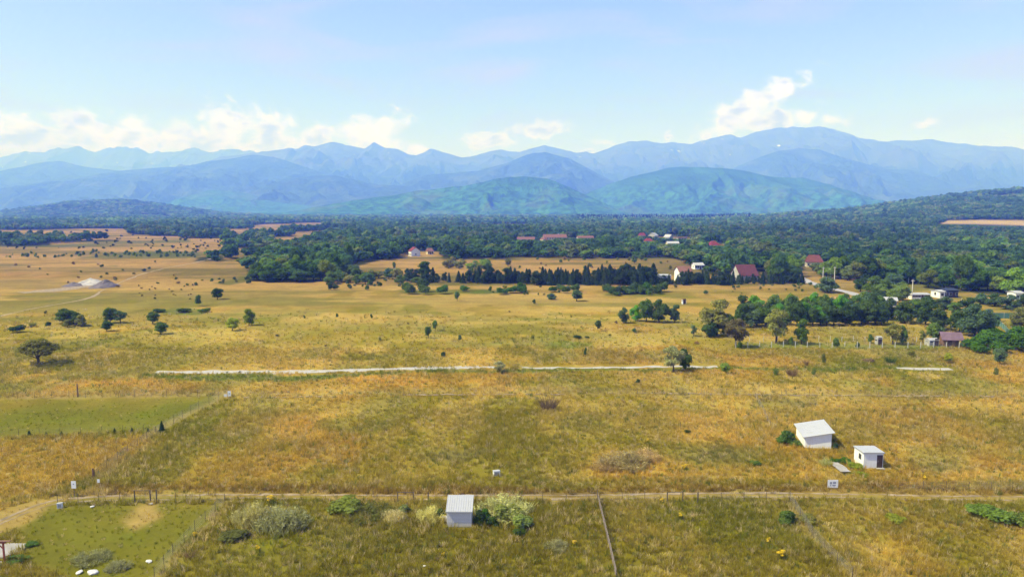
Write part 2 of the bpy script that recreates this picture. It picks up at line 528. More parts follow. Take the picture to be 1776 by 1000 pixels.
def ground_col(x, y):
    px, py = flat_px(x, y)
    wob = np.clip((py - 365) / 420, 0, 1.2)
    px = px + (fbm(x / 7, y / 9, 101, 4) - 0.5) * 46 * wob
    py = py + (fbm(x / 7 + 40, y / 9, 105, 4) - 0.5) * 20 * wob

    def mixc(c, col, f):
        return c * (1 - f[:, None]) + np.array(col)[None, :] * f[:, None]
    n1 = fbm(x / 55, y / 80, 1, 4); n2 = fbm(x / 17, y / 24, 5, 4); n3 = fbm(x / 5, y / 6, 9, 3); n4 = fbm(x / 30, y / 40, 13, 4); n5 = fbm(x / 9, y / 12, 21, 3)
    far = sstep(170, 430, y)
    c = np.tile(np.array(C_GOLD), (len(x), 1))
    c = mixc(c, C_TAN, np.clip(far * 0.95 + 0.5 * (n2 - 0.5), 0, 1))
    g = sstep(0.40, 0.54, n1 * 0.45 + n2 * 0.55) * (0.9 - 0.55 * sstep(230, 460, y))
    c = mixc(c, C_OLIVE, g)
    c = mixc(c, C_GREEN, sstep(0.58, 0.74, n4) * (0.62 - 0.3 * far))
    c = mixc(c, C_STRAW, sstep(0.50, 0.60, n5) * 0.6)
    c = mixc(c, C_STRAW, sstep(0.52, 0.62, fbm(x / 46, y / 34, 57, 4)) * 0.55)
    c = mixc(c, (0.15, 0.145, 0.04), sstep(0.56, 0.68, fbm(x / 60, y / 22, 63, 4)) * (0.55 - 0.3 * far))
    c = mixc(c, C_RUST, sstep(0.56, 0.7, fbm(x / 22, y / 28, 33, 3)) * (0.4 - 0.2 * far))
    c = mixc(c, C_SAGE, sstep(0.60, 0.72, fbm(x / 12, y / 15, 41, 3)) * (1 - far) * 0.6)
    # bands of greener and paler ground across the open plain
    c = mixc(c, (0.165, 0.16, 0.055), sstep(0.49, 0.60, fbm(x / 150, y / 26, 71, 4)) * sstep(150, 300, y) * 0.75)
    c = mixc(c, (0.46, 0.33, 0.17), sstep(0.56, 0.66, fbm(x / 190, y / 34, 75, 4)) * sstep(150, 300, y) * 0.55)
    c = mixc(c, (0.10, 0.13, 0.04), sstep(0.55, 0.66, fbm(x / 120, y / 40, 79, 4)) * sstep(300, 420, y) * 0.6)
    near = 1 - sstep(100, 150, y)
    c = mixc(c, (0.17, 0.15, 0.03), near * np.clip(0.25 + 2.0 * (n2 - 0.42), 0, 0.8))
    # named patches of the meadow
    P = lambda pts, soft=5.0: pmask(px, py, pts, soft)
    c = mixc(c, (0.135, 0.145, 0.028), P([(-300, 694), (390, 687), (345, 712), (290, 745), (0, 757), (-300, 762)], 4) * np.clip(0.68 + 1.3 * (n2 - 0.5) + 0.8 * (n5 - 0.5), 0.2, 1))
    c = mixc(c, C_GOLD, P([(-200, 765), (150, 760), (270, 755), (180, 815), (110, 850), (-100, 868)], 8) * 0.65)
    c = mixc(c, (0.14, 0.14, 0.03), P([(70, 880), (380, 876), (330, 925), (270, 1005), (140, 1010), (60, 980), (30, 930)], 14) * np.clip(0.55 + 1.8 * (n2 - 0.5) + 1.2 * (n5 - 0.5), 0, 1))
    c = mixc(c, C_EARTH, P([(200, 905), (245, 878), (285, 876), (270, 895), (215, 915)], 7) * 0.8)
    c = mixc(c, C_EARTH, P([(-100, 960), (-60, 905), (60, 868), (105, 862), (90, 885), (30, 915)], 8) * 0.75)
    c = mixc(c, C_RUST, P([(430, 830), (520, 765), (640, 755), (620, 790), (540, 810), (470, 850)], 14) * 0.55)
    c = mixc(c, (0.37, 0.25, 0.09), P([(300, 850), (350, 790), (440, 770), (560, 790), (420, 850)], 16) * 0.5)
    c = mixc(c, C_OLIVE, P([(600, 850), (640, 775), (760, 755), (900, 735), (960, 770), (840, 850)], 22) * 0.65)
    c = mixc(c, (0.37, 0.26, 0.095), P([(1180, 835), (1000, 812), (1200, 800), (1420, 812), (1400, 835)], 8) * 0.65)
    c = mixc(c, C_TAN, P([(1290, 690), (1776, 686), (1776, 700), (1420, 712)], 8) * 0.6)
    c = mixc(c, C_RUST, P([(1480, 720), (1620, 705), (1640, 770), (1540, 775)], 14) * 0.4)
    for q in ([(1300, 705), (1330, 690), (1420, 688), (1400, 708)], [(1470, 696), (1500, 688), (1640, 688), (1600, 698)], [(1555, 745), (1600, 730), (1660, 740), (1620, 750)], [(1535, 812), (1560, 795), (1640, 800), (1700, 808), (1620, 820)],
              [(1180, 795), (1260, 770), (1330, 785), (1280, 800)], [(720, 800), (760, 780), (830, 785), (800, 805)]):
        c = mixc(c, (0.19, 0.17, 0.095), P(q, 9) * np.clip(0.7 + 1.4 * (n5 - 0.5), 0, 1))
    c = mixc(c, (0.37, 0.25, 0.095), P([(390, 675), (500, 655), (700, 660), (690, 678)], 6) * 0.45)
    c = mixc(c, (0.40, 0.26, 0.105), P([(130, 672), (130, 658), (285, 657), (280, 671)], 4) * 0.7)
    c = mixc(c, (0.52, 0.32, 0.13), P([(560, 660), (690, 640), (860, 655), (860, 668), (700, 672)], 5) * 0.4)
    c = mixc(c, (0.085, 0.135, 0.03), P([(232, 656), (250, 649), (560, 650), (700, 642), (860, 641), (1250, 637), (1570, 637), (1570, 640), (1100, 643), (700, 649), (540, 660), (300, 658)], 2.2) * 0.8)
    c = mixc(c, C_OLIVE, P([(450, 555), (640, 560), (720, 590), (620, 600), (450, 600)], 8) * 0.55)
    c = mixc(c, C_OLIVE, P([(200, 585), (400, 590), (560, 615), (400, 640), (200, 640)], 12) * 0.45)
    c = mixc(c, C_GREEN, P([(890, 552), (1060, 552), (1050, 558), (900, 557)], 3) * 0.6)
    c = mixc(c, C_GREEN, P([(935, 602), (960, 594), (1030, 596), (1030, 605)], 4) * 0.7)
    for q in ([(690, 503), (830, 500), (880, 509), (700, 509)], [(820, 503), (880, 502), (880, 508), (820, 508)], [(255, 541), (300, 532), (365, 538), (350, 544), (280, 544)],
              [(1045, 513), (1060, 505), (1150, 504), (1155, 513)], [(370, 492), (400, 485), (430, 476), (430, 488), (400, 494)], [(130, 448), (240, 434), (345, 438), (345, 447), (200, 449)],
              [(170, 462), (200, 459), (205, 462)], [(190, 427), (300, 425), (300, 428)], [(-50, 428), (110, 423), (240, 418), (330, 414), (330, 420), (100, 428)]):
        c = mixc(c, (0.09, 0.14, 0.035), P(q, 2.0) * 0.7)
    # along the wire fences the grass is trampled; banks and verges of the dirt track are darker, a shadow band painted in
    for q in ([(165, 832), (285, 742), (400, 684)], [(262, 1010), (330, 925), (392, 872)], [(1372, 868), (1420, 925), (1500, 1010)]):
        c = mixc(c, (0.33, 0.27, 0.18), lmask(px, py, q, 3.0, 6.0) * 0.6)
    c = mixc(c, (0.34, 0.28, 0.17), lmask(px, py, [(-100, 692), (400, 684), (900, 682), (1300, 684), (1900, 686)], 0.8, 2.5) * 0.55)
    c = mixc(c, C_BROWN, lmask(px, py, [(a, e - 9) for a, e in TRACK[5:]], 4.5, 6.0) * 0.75)
    c = mixc(c, (0.33, 0.25, 0.14), lmask(px, py, TRACK, 4.0, 3.0) * 0.75)
    c = mixc(c, C_SAGE, lmask(px, py, [(-60, 551), (0, 544), (60, 530), (150, 515)], 1.5, 2.0) * 0.5)
    # forest floor, right hill fields
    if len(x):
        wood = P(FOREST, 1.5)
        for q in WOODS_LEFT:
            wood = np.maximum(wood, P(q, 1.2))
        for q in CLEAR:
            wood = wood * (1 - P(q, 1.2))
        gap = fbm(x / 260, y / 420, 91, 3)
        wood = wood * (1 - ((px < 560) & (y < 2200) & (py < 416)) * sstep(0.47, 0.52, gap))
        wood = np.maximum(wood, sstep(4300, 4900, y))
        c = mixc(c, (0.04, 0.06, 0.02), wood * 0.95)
        c = mixc(c, (0.50, 0.42, 0.28), pmask(*flat_px(x, y), FIELD_RIGHT, 0.9))
        c = mixc(c, (0.16, 0.19, 0.045), P([(1480, 505), (1500, 484), (1660, 490), (1640, 506)], 3) * 0.7)
        c = mixc(c, (0.15, 0.19, 0.045), P([(1275, 603), (1275, 596), (1700, 598), (1700, 605)], 2) * 0.7)
        c = mixc(c, (0.24, 0.20, 0.05), P([(1220, 605), (1240, 580), (1300, 600), (1290, 615)], 8) * 0.6)
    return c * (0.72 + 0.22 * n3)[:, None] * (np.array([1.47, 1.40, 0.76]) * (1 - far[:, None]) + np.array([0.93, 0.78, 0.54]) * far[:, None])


def build_ground():
    ys = np.concatenate([[-250, -100, 0, 20, 35], 45 * 1.0068 ** np.arange(0, 700)])
    ys = ys[ys < 5200]
    ys = np.concatenate([ys, np.geomspace(5300, 29000, 26)])
    us = np.concatenate([np.linspace(-2.2, -0.86, 14)[:-1], np.linspace(-0.86, 0.86, 380), np.linspace(0.86, 2.2, 14)[1:]])
    yy, uu = np.meshgrid(ys, us, indexing='ij')
    xx = uu * np.maximum(yy, 120.0)
    x, y = xx.ravel(), yy.ravel()
    z = gz(x, y)
    col = ground_col(x, np.maximum(y, 20.0)) * (0.74 + 0.10 * sstep(140, 260, y) + 0.12 * sstep(300, 500, y))[:, None]  # shading of the grass is put into the colour, also where tufts thin out
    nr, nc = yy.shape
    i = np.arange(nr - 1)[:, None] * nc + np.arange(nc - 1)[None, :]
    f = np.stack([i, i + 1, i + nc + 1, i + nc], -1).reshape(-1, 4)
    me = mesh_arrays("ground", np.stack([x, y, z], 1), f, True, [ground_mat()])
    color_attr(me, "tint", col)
    o = obj("ground", me)
    tag(o, "dry golden and olive meadow plain stretching to the mountains", None, None, 'structure')


build_ground()


def mountain(name, label, pts, D, front, back, seed, mat, nu=360, nv=90, lam=900.0, jag=0.012, rough=0.10, ends=(1500, 1500), gully=1.15):
    """a range whose crest runs at distance D: spurs and gullies fall towards the plain and away behind"""
    X, Z = [], []
    for px, py in pts:
        v = ray(px, py); t = D / v[1]
        X.append(v[0] * t); Z.append(max(CAMZ + v[2] * t, 2.0))
    X, Z = np.array(X), np.array(Z)
    x0, x1 = X[0] - ends[0], X[-1] + ends[1]
    xs = np.linspace(x0, x1, nu)
    R = np.interp(xs, np.concatenate([[x0], X, [x1]]), np.concatenate([[0 if ends[0] < 4000 else Z[0]], Z, [0 if ends[1] < 4000 else Z[-1]]]))
    k = np.array([0.25, 0.5, 0.25]); R = np.convolve(np.pad(R, 1, 'edge'), k, 'valid')
    R = R * (1 + jag * (fbm(xs / (lam * 0.26), xs * 0 + 3.1, seed + 50, 6, 0.62) - 0.5) * 2.4)
    vs = np.concatenate([np.linspace(-1, 0, int(nv * 0.75)) , np.linspace(0, 1, nv - int(nv * 0.75) + 1)[1:]])
    vv, xx = np.meshgrid(vs, xs, indexing='ij')
    s = 1 - np.abs(vv)
    dep = np.where(vv < 0, vv * front, vv * back)
    wob = (fbm(xs / (lam * 1.7), xs * 0 + 1.7, seed + 9, 3) - 0.5) * front * 0.35
    y = D + wob[None, :] * (1 - s) * 1.0 + dep
    wx = xx + (fbm(xx / lam, dep / lam, seed + 3, 3) - 0.5) * lam * 1.3
    a = fbm(wx / lam, dep / (lam * 3.2), seed, 4, 0.5)
    ridge = 1 - np.abs(2 * a - 1)
    ridge = np.clip((ridge - 0.45) / 0.55, 0, 1)
    b_ = fbm(wx / (lam * 0.33), dep / (lam * 0.8), seed + 20, 4)
    ridge2 = 1 - np.abs(2 * b_ - 1)
    p = 1.55 + 0.6 * gully - gully * 1.1 * ridge - 0.5 * gully * (ridge2 - 0.6)
    h = R[None, :] * np.clip(s, 1e-4, 1) ** np.clip(p, 0.55, 3.0)
    h = h + R[None, :] * rough * (ridge2 - 0.75) * (4 * s * (1 - s))
    h = np.where(s <= 1e-3, -4.0, np.maximum(h, -4.0))
    nr, nc = h.shape
    i = np.arange(nr - 1)[:, None] * nc + np.arange(nc - 1)[None, :]
    f = np.stack([i, i + 1, i + nc + 1, i + nc], -1).reshape(-1, 4)
    me = mesh_arrays(name, np.stack([xx.ravel(), y.ravel(), h.ravel()], 1), f, True, [mat])
    return tag(obj(name, me), label, None, None, 'structure')


m_main = mountain_mat('high_range', (0.03, 0.05, 0.025), (0.075, 0.085, 0.055), 950, 380, 1150)
m_mid = mountain_mat('wooded_mountain', (0.038, 0.07, 0.03), (0.07, 0.10, 0.045), 1100, 400, 0, 0.45)
m_hill = mountain_mat('wooded_foothill', (0.042, 0.125, 0.026), (0.045, 0.12, 0.028), 250, 200, 0, 0.4)
mountain("mountain", "palest jagged far range under the cloud bank on the left",
         [(-400, 300), (-150, 285), (0, 273), (40, 263), (75, 262), (100, 256), (115, 259), (135, 254), (165, 264), (190, 256), (207, 253), (225, 256), (240, 256), (262, 266), (275, 260), (300, 264),
          (345, 259), (365, 262), (400, 258), (438, 263), (520, 285), (600, 300)], 24500, 6000, 3500, 11, m_main, 420, 80, 1500, 0.05)
mountain("mountain", "long high blue range with rocky peaks closing the plain",
         [(300, 300), (380, 272), (440, 265), (500, 256), (515, 257), (530, 251), (545, 254), (575, 246), (598, 251), (618, 254), (632, 258), (648, 247), (668, 257), (690, 259), (706, 266), (722, 269),
          (748, 258), (775, 265), (800, 273), (815, 272), (850, 263), (870, 260), (900, 263), (945, 251), (972, 258), (1000, 266), (1015, 263), (1030, 267), (1055, 258), (1068, 251), (1090, 245), (1125, 245),
          (1145, 249), (1165, 247), (1200, 249), (1230, 241), (1265, 234), (1285, 237), (1310, 229), (1345, 222), (1385, 221), (1420, 219), (1450, 226), (1480, 235), (1500, 241), (1530, 245), (1575, 243),
          (1610, 242), (1640, 247), (1700, 253), (1760, 255), (1776, 260), (1900, 268), (2100, 290)], 18000, 6800, 3500, 23, m_main, 1100, 150, 1250, 0.018, 0.10)
mountain("mountain", "blue wooded shoulder climbing from the left towards the high range",
         [(-500, 320), (-200, 312), (0, 301), (60, 283), (105, 279), (150, 290), (240, 300), (330, 310), (430, 330)], 15500, 4200, 2500, 31, m_mid, 300, 80, 1100)
mountain("mountain", "deep blue wooded ridge rising to the right below the far range",
         [(-250, 350), (0, 332), (60, 323), (130, 310), (200, 297), (270, 291), (325, 288), (360, 280), (400, 276), (440, 268), (490, 276), (560, 300), (640, 318)], 12800, 4200, 2500, 37, m_mid, 320, 90, 1000)
mountain("mountain", "dark blue rounded mountain between the left ridge and the green foothill",
         [(400, 352), (455, 330), (500, 308), (540, 305), (580, 304), (620, 313), (650, 320), (700, 322), (760, 335)], 9800, 2600, 1800, 41, m_mid, 240, 80, 800)
mountain("mountain", "tall rounded blue mountain behind the green central foothill",
         [(680, 325), (740, 303), (790, 300), (830, 296), (880, 282), (915, 268), (945, 264), (985, 274), (1030, 297), (1060, 313), (1110, 335)], 10800, 3000, 2000, 43, m_mid, 260, 90, 900)
mountain("mountain", "broad blue spur below the highest summit on the right",
         [(1180, 325), (1250, 300), (1300, 279), (1350, 262), (1385, 257), (1420, 259), (1460, 273), (1500, 284), (1540, 294), (1575, 294), (1600, 300), (1650, 320), (1720, 342), (1800, 350)], 12200, 3600, 2200, 47, m_mid, 320, 90, 1000)
mountain("mountain", "hazy low wooded ridge at the foot of the right range",
         [(1500, 352), (1600, 330), (1680, 326), (1750, 330), (1850, 322), (2000, 315)], 10500, 2600, 1800, 49, m_mid, 240, 70, 900, ends=(1200, 4500))
mountain("foothill", "hazy low hill with striped slopes in front of the left ridge",
         [(290, 362), (330, 340), (365, 329), (410, 332), (470, 345), (530, 356)], 8300, 1700, 1200, 53, m_hill, 200, 60, 600)
mountain("foothill", "green wooded foothill standing alone in the middle of the range",
         [(500, 368), (560, 356), (600, 350), (650, 342), (680, 340), (720, 331), (800, 323), (830, 317), (860, 309), (885, 306), (910, 305), (950, 310), (975, 320), (1000, 331), (1040, 348), (1075, 366), (1095, 374)],
         5300, 800, 800, 59, m_hill, 380, 130, 560, 0.025, 0.06, gully=1.15)
mountain("foothill", "wide green wooded foothill right of the central one",
         [(1000, 345), (1030, 330), (1060, 318), (1110, 303), (1160, 291), (1210, 289), (1250, 292), (1300, 298), (1340, 307), (1390, 308), (1440, 320), (1500, 344), (1560, 362), (1640, 370)],
         6600, 1350, 1200, 61, m_hill, 400, 130, 700, 0.02, 0.06, gully=1.2)


def strip(name, label, pts, width, mat, z, step=1.2, jitter=0.25, seed=1, px_width=False):
    """a band of bare ground along a line, with uneven edges"""
    W = [unproj(*p)[:2] for p in pts]
    out = []
    for a, c in zip(W[:-1], W[1:]):
        n = max(2, int(np.linalg.norm(c - a) / step))
        out += [a + (c - a) * t / n for t in range(n)]
    out.append(W[-1]); out = np.array(out)
    for _ in range(3):
        out[1:-1] = (out[:-2] + 2 * out[1:-1] + out[2:]) / 4
    d = np.gradient(out, axis=0); d /= np.linalg.norm(d, axis=1)[:, None] + 1e-9
    nrm = np.stack([-d[:, 1], d[:, 0]], 1)
    i = np.arange(len(out))
    wl = width / 2 * (1 + jitter * (fbm(i * 0.35, i * 0 + seed, seed, 3) - 0.5) * 3)
    wr = width / 2 * (1 + jitter * (fbm(i * 0.35, i * 0 + seed + 7, seed + 5, 3) - 0.5) * 3)
    a, c = out + nrm * wl[:, None], out - nrm * wr[:, None]
    v = np.concatenate([np.column_stack([a, np.full(len(a), z)]), np.column_stack([c, np.full(len(c), z)])])
    v[:, 2] += gz(v[:, 0], v[:, 1])
    n = len(out)
    k = np.arange(n - 1)
    f = np.stack([k, k + n, k + n + 1, k + 1], 1)
    me = mesh_arrays(name, v, f, False, [mat])
    return tag(obj(name, me), label, None, None, 'structure')


strip("dirt_track", "pale wheel rut of the dirt track running across the near meadow", [(a, c - 3.2) for a, c in TRACK], 0.40, M['earth'], 0.03, 0.7, 1.3, 3)
strip("dirt_track", "second pale wheel rut of the dirt track nearer the sheds", [(a, c + 3.6) for a, c in TRACK], 0.34, M['earth'], 0.03, 0.7, 1.5, 6)
strip("dirt_track", "faint pale track across the right meadow beyond the white barn", [(1105, 682), (1200, 683), (1300, 684.5), (1450, 686), (1600, 687), (1776, 688), (1900, 689)], 0.8, M['earth'], 0.12, 0.8, 1.3, 41)
strip("dirt_track", "faint pale mown line across the middle meadow above the brushwood heap", [(420, 690), (560, 688), (700, 685), (860, 684), (980, 684)], 0.5, M['earth'], 0.12, 0.8, 1.6, 43)
strip("dirt_track", "curving pale dirt track on the far left meadow", FAR_TRACK, 1.3, M['earth'], 0.04, 3.0, 1.2, 9)
strip("gravel_path", "long white gravel strip across the meadow", [(270, 644.5), (330, 645), (420, 645), (500, 645), (560, 643.5), (640, 640.5), (720, 638.5), (800, 637.5), (858, 637)], 2.9, M['gravel_strip'], 0.04, 0.8, 0.55, 12)
strip("gravel_path", "broken white gravel strip between the meadow bushes", [(905, 637), (1000, 638), (1045, 638), (1100, 637), (1160, 635.5), (1245, 636)], 1.8, M['gravel_strip'], 0.04, 1.0, 1.1, 15)
strip("gravel_path", "short white gravel strip on the right of the meadow", [(1556, 638.5), (1600, 640), (1650, 640)], 2.0, M['gravel_strip'], 0.04, 1.0, 0.8, 17)
strip("road", "grey paved lane coming out of the wood by the red-brown roof", [(1388, 481), (1402, 489), (1422, 495), (1445, 501), (1470, 506), (1500, 516)], 5.0, M['asphalt'], 0.05, 2.0, 0.08, 19)
strip("gravel_path", "pale concrete path beside the small white shed", [(1443, 804), (1452, 810), (1468, 821)], 1.5, M['concrete'], 0.30, 0.5, 0.15, 22)

# ------------------------------------------------------------------ plants: prototypes
def ico(radius=1.0, sub=1):
    bm = bmesh.new(); bmesh.ops.create_icosphere(bm, subdivisions=sub, radius=radius)
    v = np.array([p.co[:] for p in bm.verts]); f = np.array([[q.index for q in t.verts] for t in bm.faces]); bm.free()
    return v, f


ICO1 = ico(1.0, 1)


def leaf_cards(pos, nrm, size, r):
    """one bent quad for each position"""
    n = len(pos)
    t = np.cross(nrm, r.normal(size=(n, 3))); t /= np.linalg.norm(t, axis=1)[:, None] + 1e-9
    u = np.cross(nrm, t)
    s = size * r.uniform(0.6, 1.35, (n, 1))
    a = pos - t * s - u * s * 0.55; b_ = pos + t * s * 0.7 - u * s * 0.7
    c = pos + t * s + u * s * 0.55 + nrm * s * 0.2; d = pos - t * s * 0.7 + u * s * 0.7
    v = np.stack([a, b_, c, d], 1).reshape(-1, 3)
    f = np.arange(4 * n).reshape(n, 4)
    return v, f


def crown_mesh(name, blobs, nleaf, size, seed, mat, core=0.62):
    """a crown: leaf clumps spread over and inside many lobes; blobs = (x, y, z, rx, rz)"""
    r = np.random.default_rng(seed)
    B = np.array(blobs, float)
    w = B[:, 3] ** 2; w = w / w.sum()
    V, F, off = [], [], 0
    which = r.choice(len(B), nleaf, p=w)
    d = r.normal(size=(nleaf, 3)); d /= np.linalg.norm(d, axis=1)[:, None]
    d[:, 2] = np.where(d[:, 2] < -0.35, -d[:, 2], d[:, 2])
    lump = 0.80 + 0.34 * vnoise(d[:, 0] * 2.3 + which * 3.1 + 9, d[:, 2] * 2.3 + d[:, 1] * 1.7 + which + 5, seed)
    rad = lump * r.uniform(0.72, 1.08, nleaf)
    sc = np.stack([B[which, 3], B[which, 3], B[which, 4]], 1)
    pos = B[which, :3] + d * sc * rad[:, None]
    keep = np.ones(nleaf, bool)
    for k in range(len(B)):
        q = (pos - B[k, :3]) / np.array([B[k, 3], B[k, 3], B[k, 4]])
        keep &= ~((np.linalg.norm(q, axis=1) < 0.62) & (which != k))
    pos, d = pos[keep], d[keep]
    nr = d + r.normal(size=d.shape) * 0.55 + np.array([0, 0, 0.25]); nr /= np.linalg.norm(nr, axis=1)[:, None]
    v, f = leaf_cards(pos, nr, size, r)
    tri = np.concatenate([f[:, [0, 1, 2]], f[:, [0, 2, 3]]])
    V.append(v); F.append(tri); off = len(v)
    if core > 0:
        for k in range(len(B)):
            cv = ICO1[0] * np.array([B[k, 3], B[k, 3], B[k, 4]]) * core * r.uniform(0.85, 1.1, (len(ICO1[0]), 1)) + B[k, :3]
            V.append(cv); F.append(ICO1[1] + off); off += len(cv)
    return mesh_arrays(name, np.concatenate(V), np.concatenate(F), False, [mat])


def round_blobs(seed, n, z0, z1, spread=0.34, rmin=0.13, rmax=0.24):
    r = np.random.default_rng(seed)
    out = []
    for k in range(n):
        t = r.uniform(0, 1) if k else 0.55
        z = z0 + (z1 - z0) * t
        env = math.sqrt(max(0.05, 1 - (2 * t - 0.9) ** 2 * 0.85))
        a = r.uniform(0, 6.283); q = spread * env * math.sqrt(r.uniform(0.1, 1)) if k else 0
        rr = r.uniform(rmin, rmax)
        out.append((q * math.cos(a), q * math.sin(a), z, rr, rr * r.uniform(0.75, 1.0)))
    return out


def trunk_mesh(name, h, seed, mat, limbs=5, rad=0.028, spread=0.26, zl=0.4):
    r = random.Random(seed); p = Poly()
    p.tube([(0, 0, -0.03), (0.005, 0, h * 0.5), (0.012, -0.008, h), (0.0, 0.01, h + 0.25)], [rad * 1.4, rad, rad * 0.75, rad * 0.3], 7)
    for k in range(limbs):
        a = k * 6.283 / limbs + r.uniform(-0.4, 0.4); z = h * r.uniform(0.75, 1.1); q = spread * r.uniform(0.7, 1.1)
        p.tube([(0, 0, z), (q * 0.5 * math.cos(a), q * 0.5 * math.sin(a), z + zl * 0.45), (q * math.cos(a), q * math.sin(a), z + zl * r.uniform(0.7, 1.1))],
               [rad * 0.6, rad * 0.42, rad * 0.15], 5)
    return p.mesh(name, mat)


def fir_mesh(name, seed, mat, nleaf, size, lean=1.0):
    r = np.random.default_rng(seed)
    t = r.uniform(0, 1, nleaf) ** 1.35
    z = 0.06 + 0.92 * t
    tier = np.floor(z * 13) / 13.0
    f = z * 13 - np.floor(z * 13)
    R = (1 - z) ** 0.85 * 0.5 * (0.62 + 0.42 * (1 - f)) * r.uniform(0.55, 1.05, nleaf) + 0.012
    a = r.uniform(0, 6.283, nleaf)
    R = R * (0.82 + 0.3 * vnoise(a * 1.3 + 3, tier * 17.0, seed))
    pos = np.stack([R * np.cos(a), R * np.sin(a), z - R * 0.18], 1)
    nr = np.stack([np.cos(a) * 0.6, np.sin(a) * 0.6, np.full(nleaf, 0.7)], 1) + r.normal(size=(nleaf, 3)) * 0.4
    nr /= np.linalg.norm(nr, axis=1)[:, None]
    v, q = leaf_cards(pos, nr, size, r)
    tri = np.concatenate([q[:, [0, 1, 2]], q[:, [0, 2, 3]]])
    k = 7
    cv = [(0.30 * math.cos(6.283 * j / k), 0.30 * math.sin(6.283 * j / k), 0.10) for j in range(k)] + [(0, 0, 0.93), (0, 0, 0.07)]
    cf = [(j, (j + 1) % k, k) for j in range(k)] + [((j + 1) % k, j, k + 1) for j in range(k)]
    return mesh_arrays(name, np.concatenate([v, cv]), np.concatenate([tri, np.array(cf) + len(v)]), False, [mat])


def blades(n, seed, h, spread, wid, lean):
    r = np.random.default_rng(seed)
    a = r.uniform(0, 6.283, n); q = spread * np.sqrt(r.uniform(0, 1, n))
    base = np.stack([q * np.cos(a), q * np.sin(a), np.zeros(n)], 1)
    la = a + r.normal(size=n) * 0.9; hh = h * r.uniform(0.55, 1.1, n)
    tip = base + np.stack([np.cos(la) * hh * lean * r.uniform(0.2, 1, n), np.sin(la) * hh * lean * r.uniform(0.2, 1, n), hh], 1)
    sa = r.uniform(0, 6.283, n)
    side = np.stack([np.cos(sa), np.sin(sa), np.zeros(n)], 1) * wid
    mid = (base + tip) / 2 + np.array([0, 0, 0.06]) * h
    v = np.stack([base - side, base + side, mid + side * 0.8, mid - side * 0.8, tip], 1).reshape(-1, 3)
    i = np.arange(n)[:, None] * 5
    f = np.concatenate([i + np.array([[0, 1, 2]]), i + np.array([[0, 2, 3]]), i + np.array([[3, 2, 4]])])
    return v, f


TREES = {}
for key, n, z0, z1, sp, ra, rb, th in (('round', 17, 0.24, 0.80, 0.31, 0.14, 0.23, 0.26), ('broad', 18, 0.24, 0.76, 0.35, 0.12, 0.21, 0.22), ('tall', 16, 0.2, 0.84, 0.28, 0.14, 0.22, 0.2),
                                       ('clump', 20, 0.12, 0.78, 0.34, 0.13, 0.22, 0.12), ('loose', 22, 0.24, 0.86, 0.35, 0.09, 0.17, 0.30), ('ragged', 17, 0.16, 0.84, 0.33, 0.11, 0.21, 0.2)):
    bl = round_blobs(len(key) * 7 + n, n, z0, z1, sp, ra, rb)
    TREES[key] = (crown_mesh('crown_' + key, bl, 3400 if key != 'loose' else 2600, 0.025, n * 3 + 1, M['leaf'], 0.6 if key != 'loose' else 0.35),
                  trunk_mesh('trunk_' + key, th, n, M['bark'], 6))
TREES['umbrella'] = (crown_mesh('crown_umbrella', [(0.30 * math.cos(a), 0.30 * math.sin(a), 0.56 + 0.05 * math.sin(a * 3), 0.19, 0.17) for a in np.arange(0, 6.2, 0.78)] +
                                [(0.12 * math.cos(a), 0.12 * math.sin(a), 0.72, 0.22, 0.20) for a in (0.3, 2.4, 4.5)] + [(0.38, 0.0, 0.44, 0.13, 0.11), (-0.36, -0.1, 0.50, 0.14, 0.12)],
                                4200, 0.022, 77, M['leaf'], 0.6), trunk_mesh('trunk_umbrella', 0.26, 5, M['bark'], 7, 0.032, 0.28, 0.3))
TREES['fir'] = (fir_mesh('crown_fir', 3, M['leaf'], 1500, 0.035), trunk_mesh('trunk_fir', 0.3, 8, M['bark'], 0, 0.022))
TREES['fir_slim'] = (fir_mesh('crown_fir_slim', 4, M['leaf'], 1300, 0.035), TREES['fir'][1])
SHRUBS = {}
for key, n, z1, sp, seed in (('dome', 9, 0.62, 0.30, 5), ('low', 11, 0.50, 0.36, 8), ('upright', 8, 0.75, 0.22, 12)):
    bl = round_blobs(seed, n, 0.18, z1, sp, 0.16, 0.26)
    SHRUBS[key] = crown_mesh('shrub_' + key, bl, 1500, 0.036, seed, M['leaf'], 0.6)
def weed_mesh(name, seed, ntuft, nblade, wid):
    """many stalky tufts of different heights on an uneven patch, with ragged seed heads"""
    r = np.random.default_rng(seed); V, F, off = [], [], 0
    for t in range(ntuft):
        a, q = r.uniform(0, 6.283), 0.5 * math.sqrt(r.uniform(0, 1))
        q *= 0.7 + 0.6 * float(vnoise(np.array([a * 1.1 + 3]), np.array([seed * 1.7]), seed)[0])
        h = r.uniform(0.45, 1.0) * (1 - 0.9 * q)
        v, f = blades(nblade, seed * 50 + t, h, 0.075, wid, 0.45)
        v[:, 0] += q * math.cos(a); v[:, 1] += q * math.sin(a)
        V.append(v); F.append(f + off); off += len(v)
        hp = np.array([q * math.cos(a), q * math.sin(a), h * 0.75]) + r.normal(size=(12, 3)) * np.array([0.045, 0.045, 0.12 * h])
        nr = r.normal(size=(12, 3)) + np.array([-0.3, -0.2, 0.9]); nr /= np.linalg.norm(nr, axis=1)[:, None]
        v, f = leaf_cards(hp, nr, 0.022, r)
        V.append(v); F.append(np.concatenate([f[:, [0, 1, 2]], f[:, [0, 2, 3]]]) + off); off += len(v)
    return mesh_arrays(name, np.concatenate(V), np.concatenate(F), False, [M['leaf']])


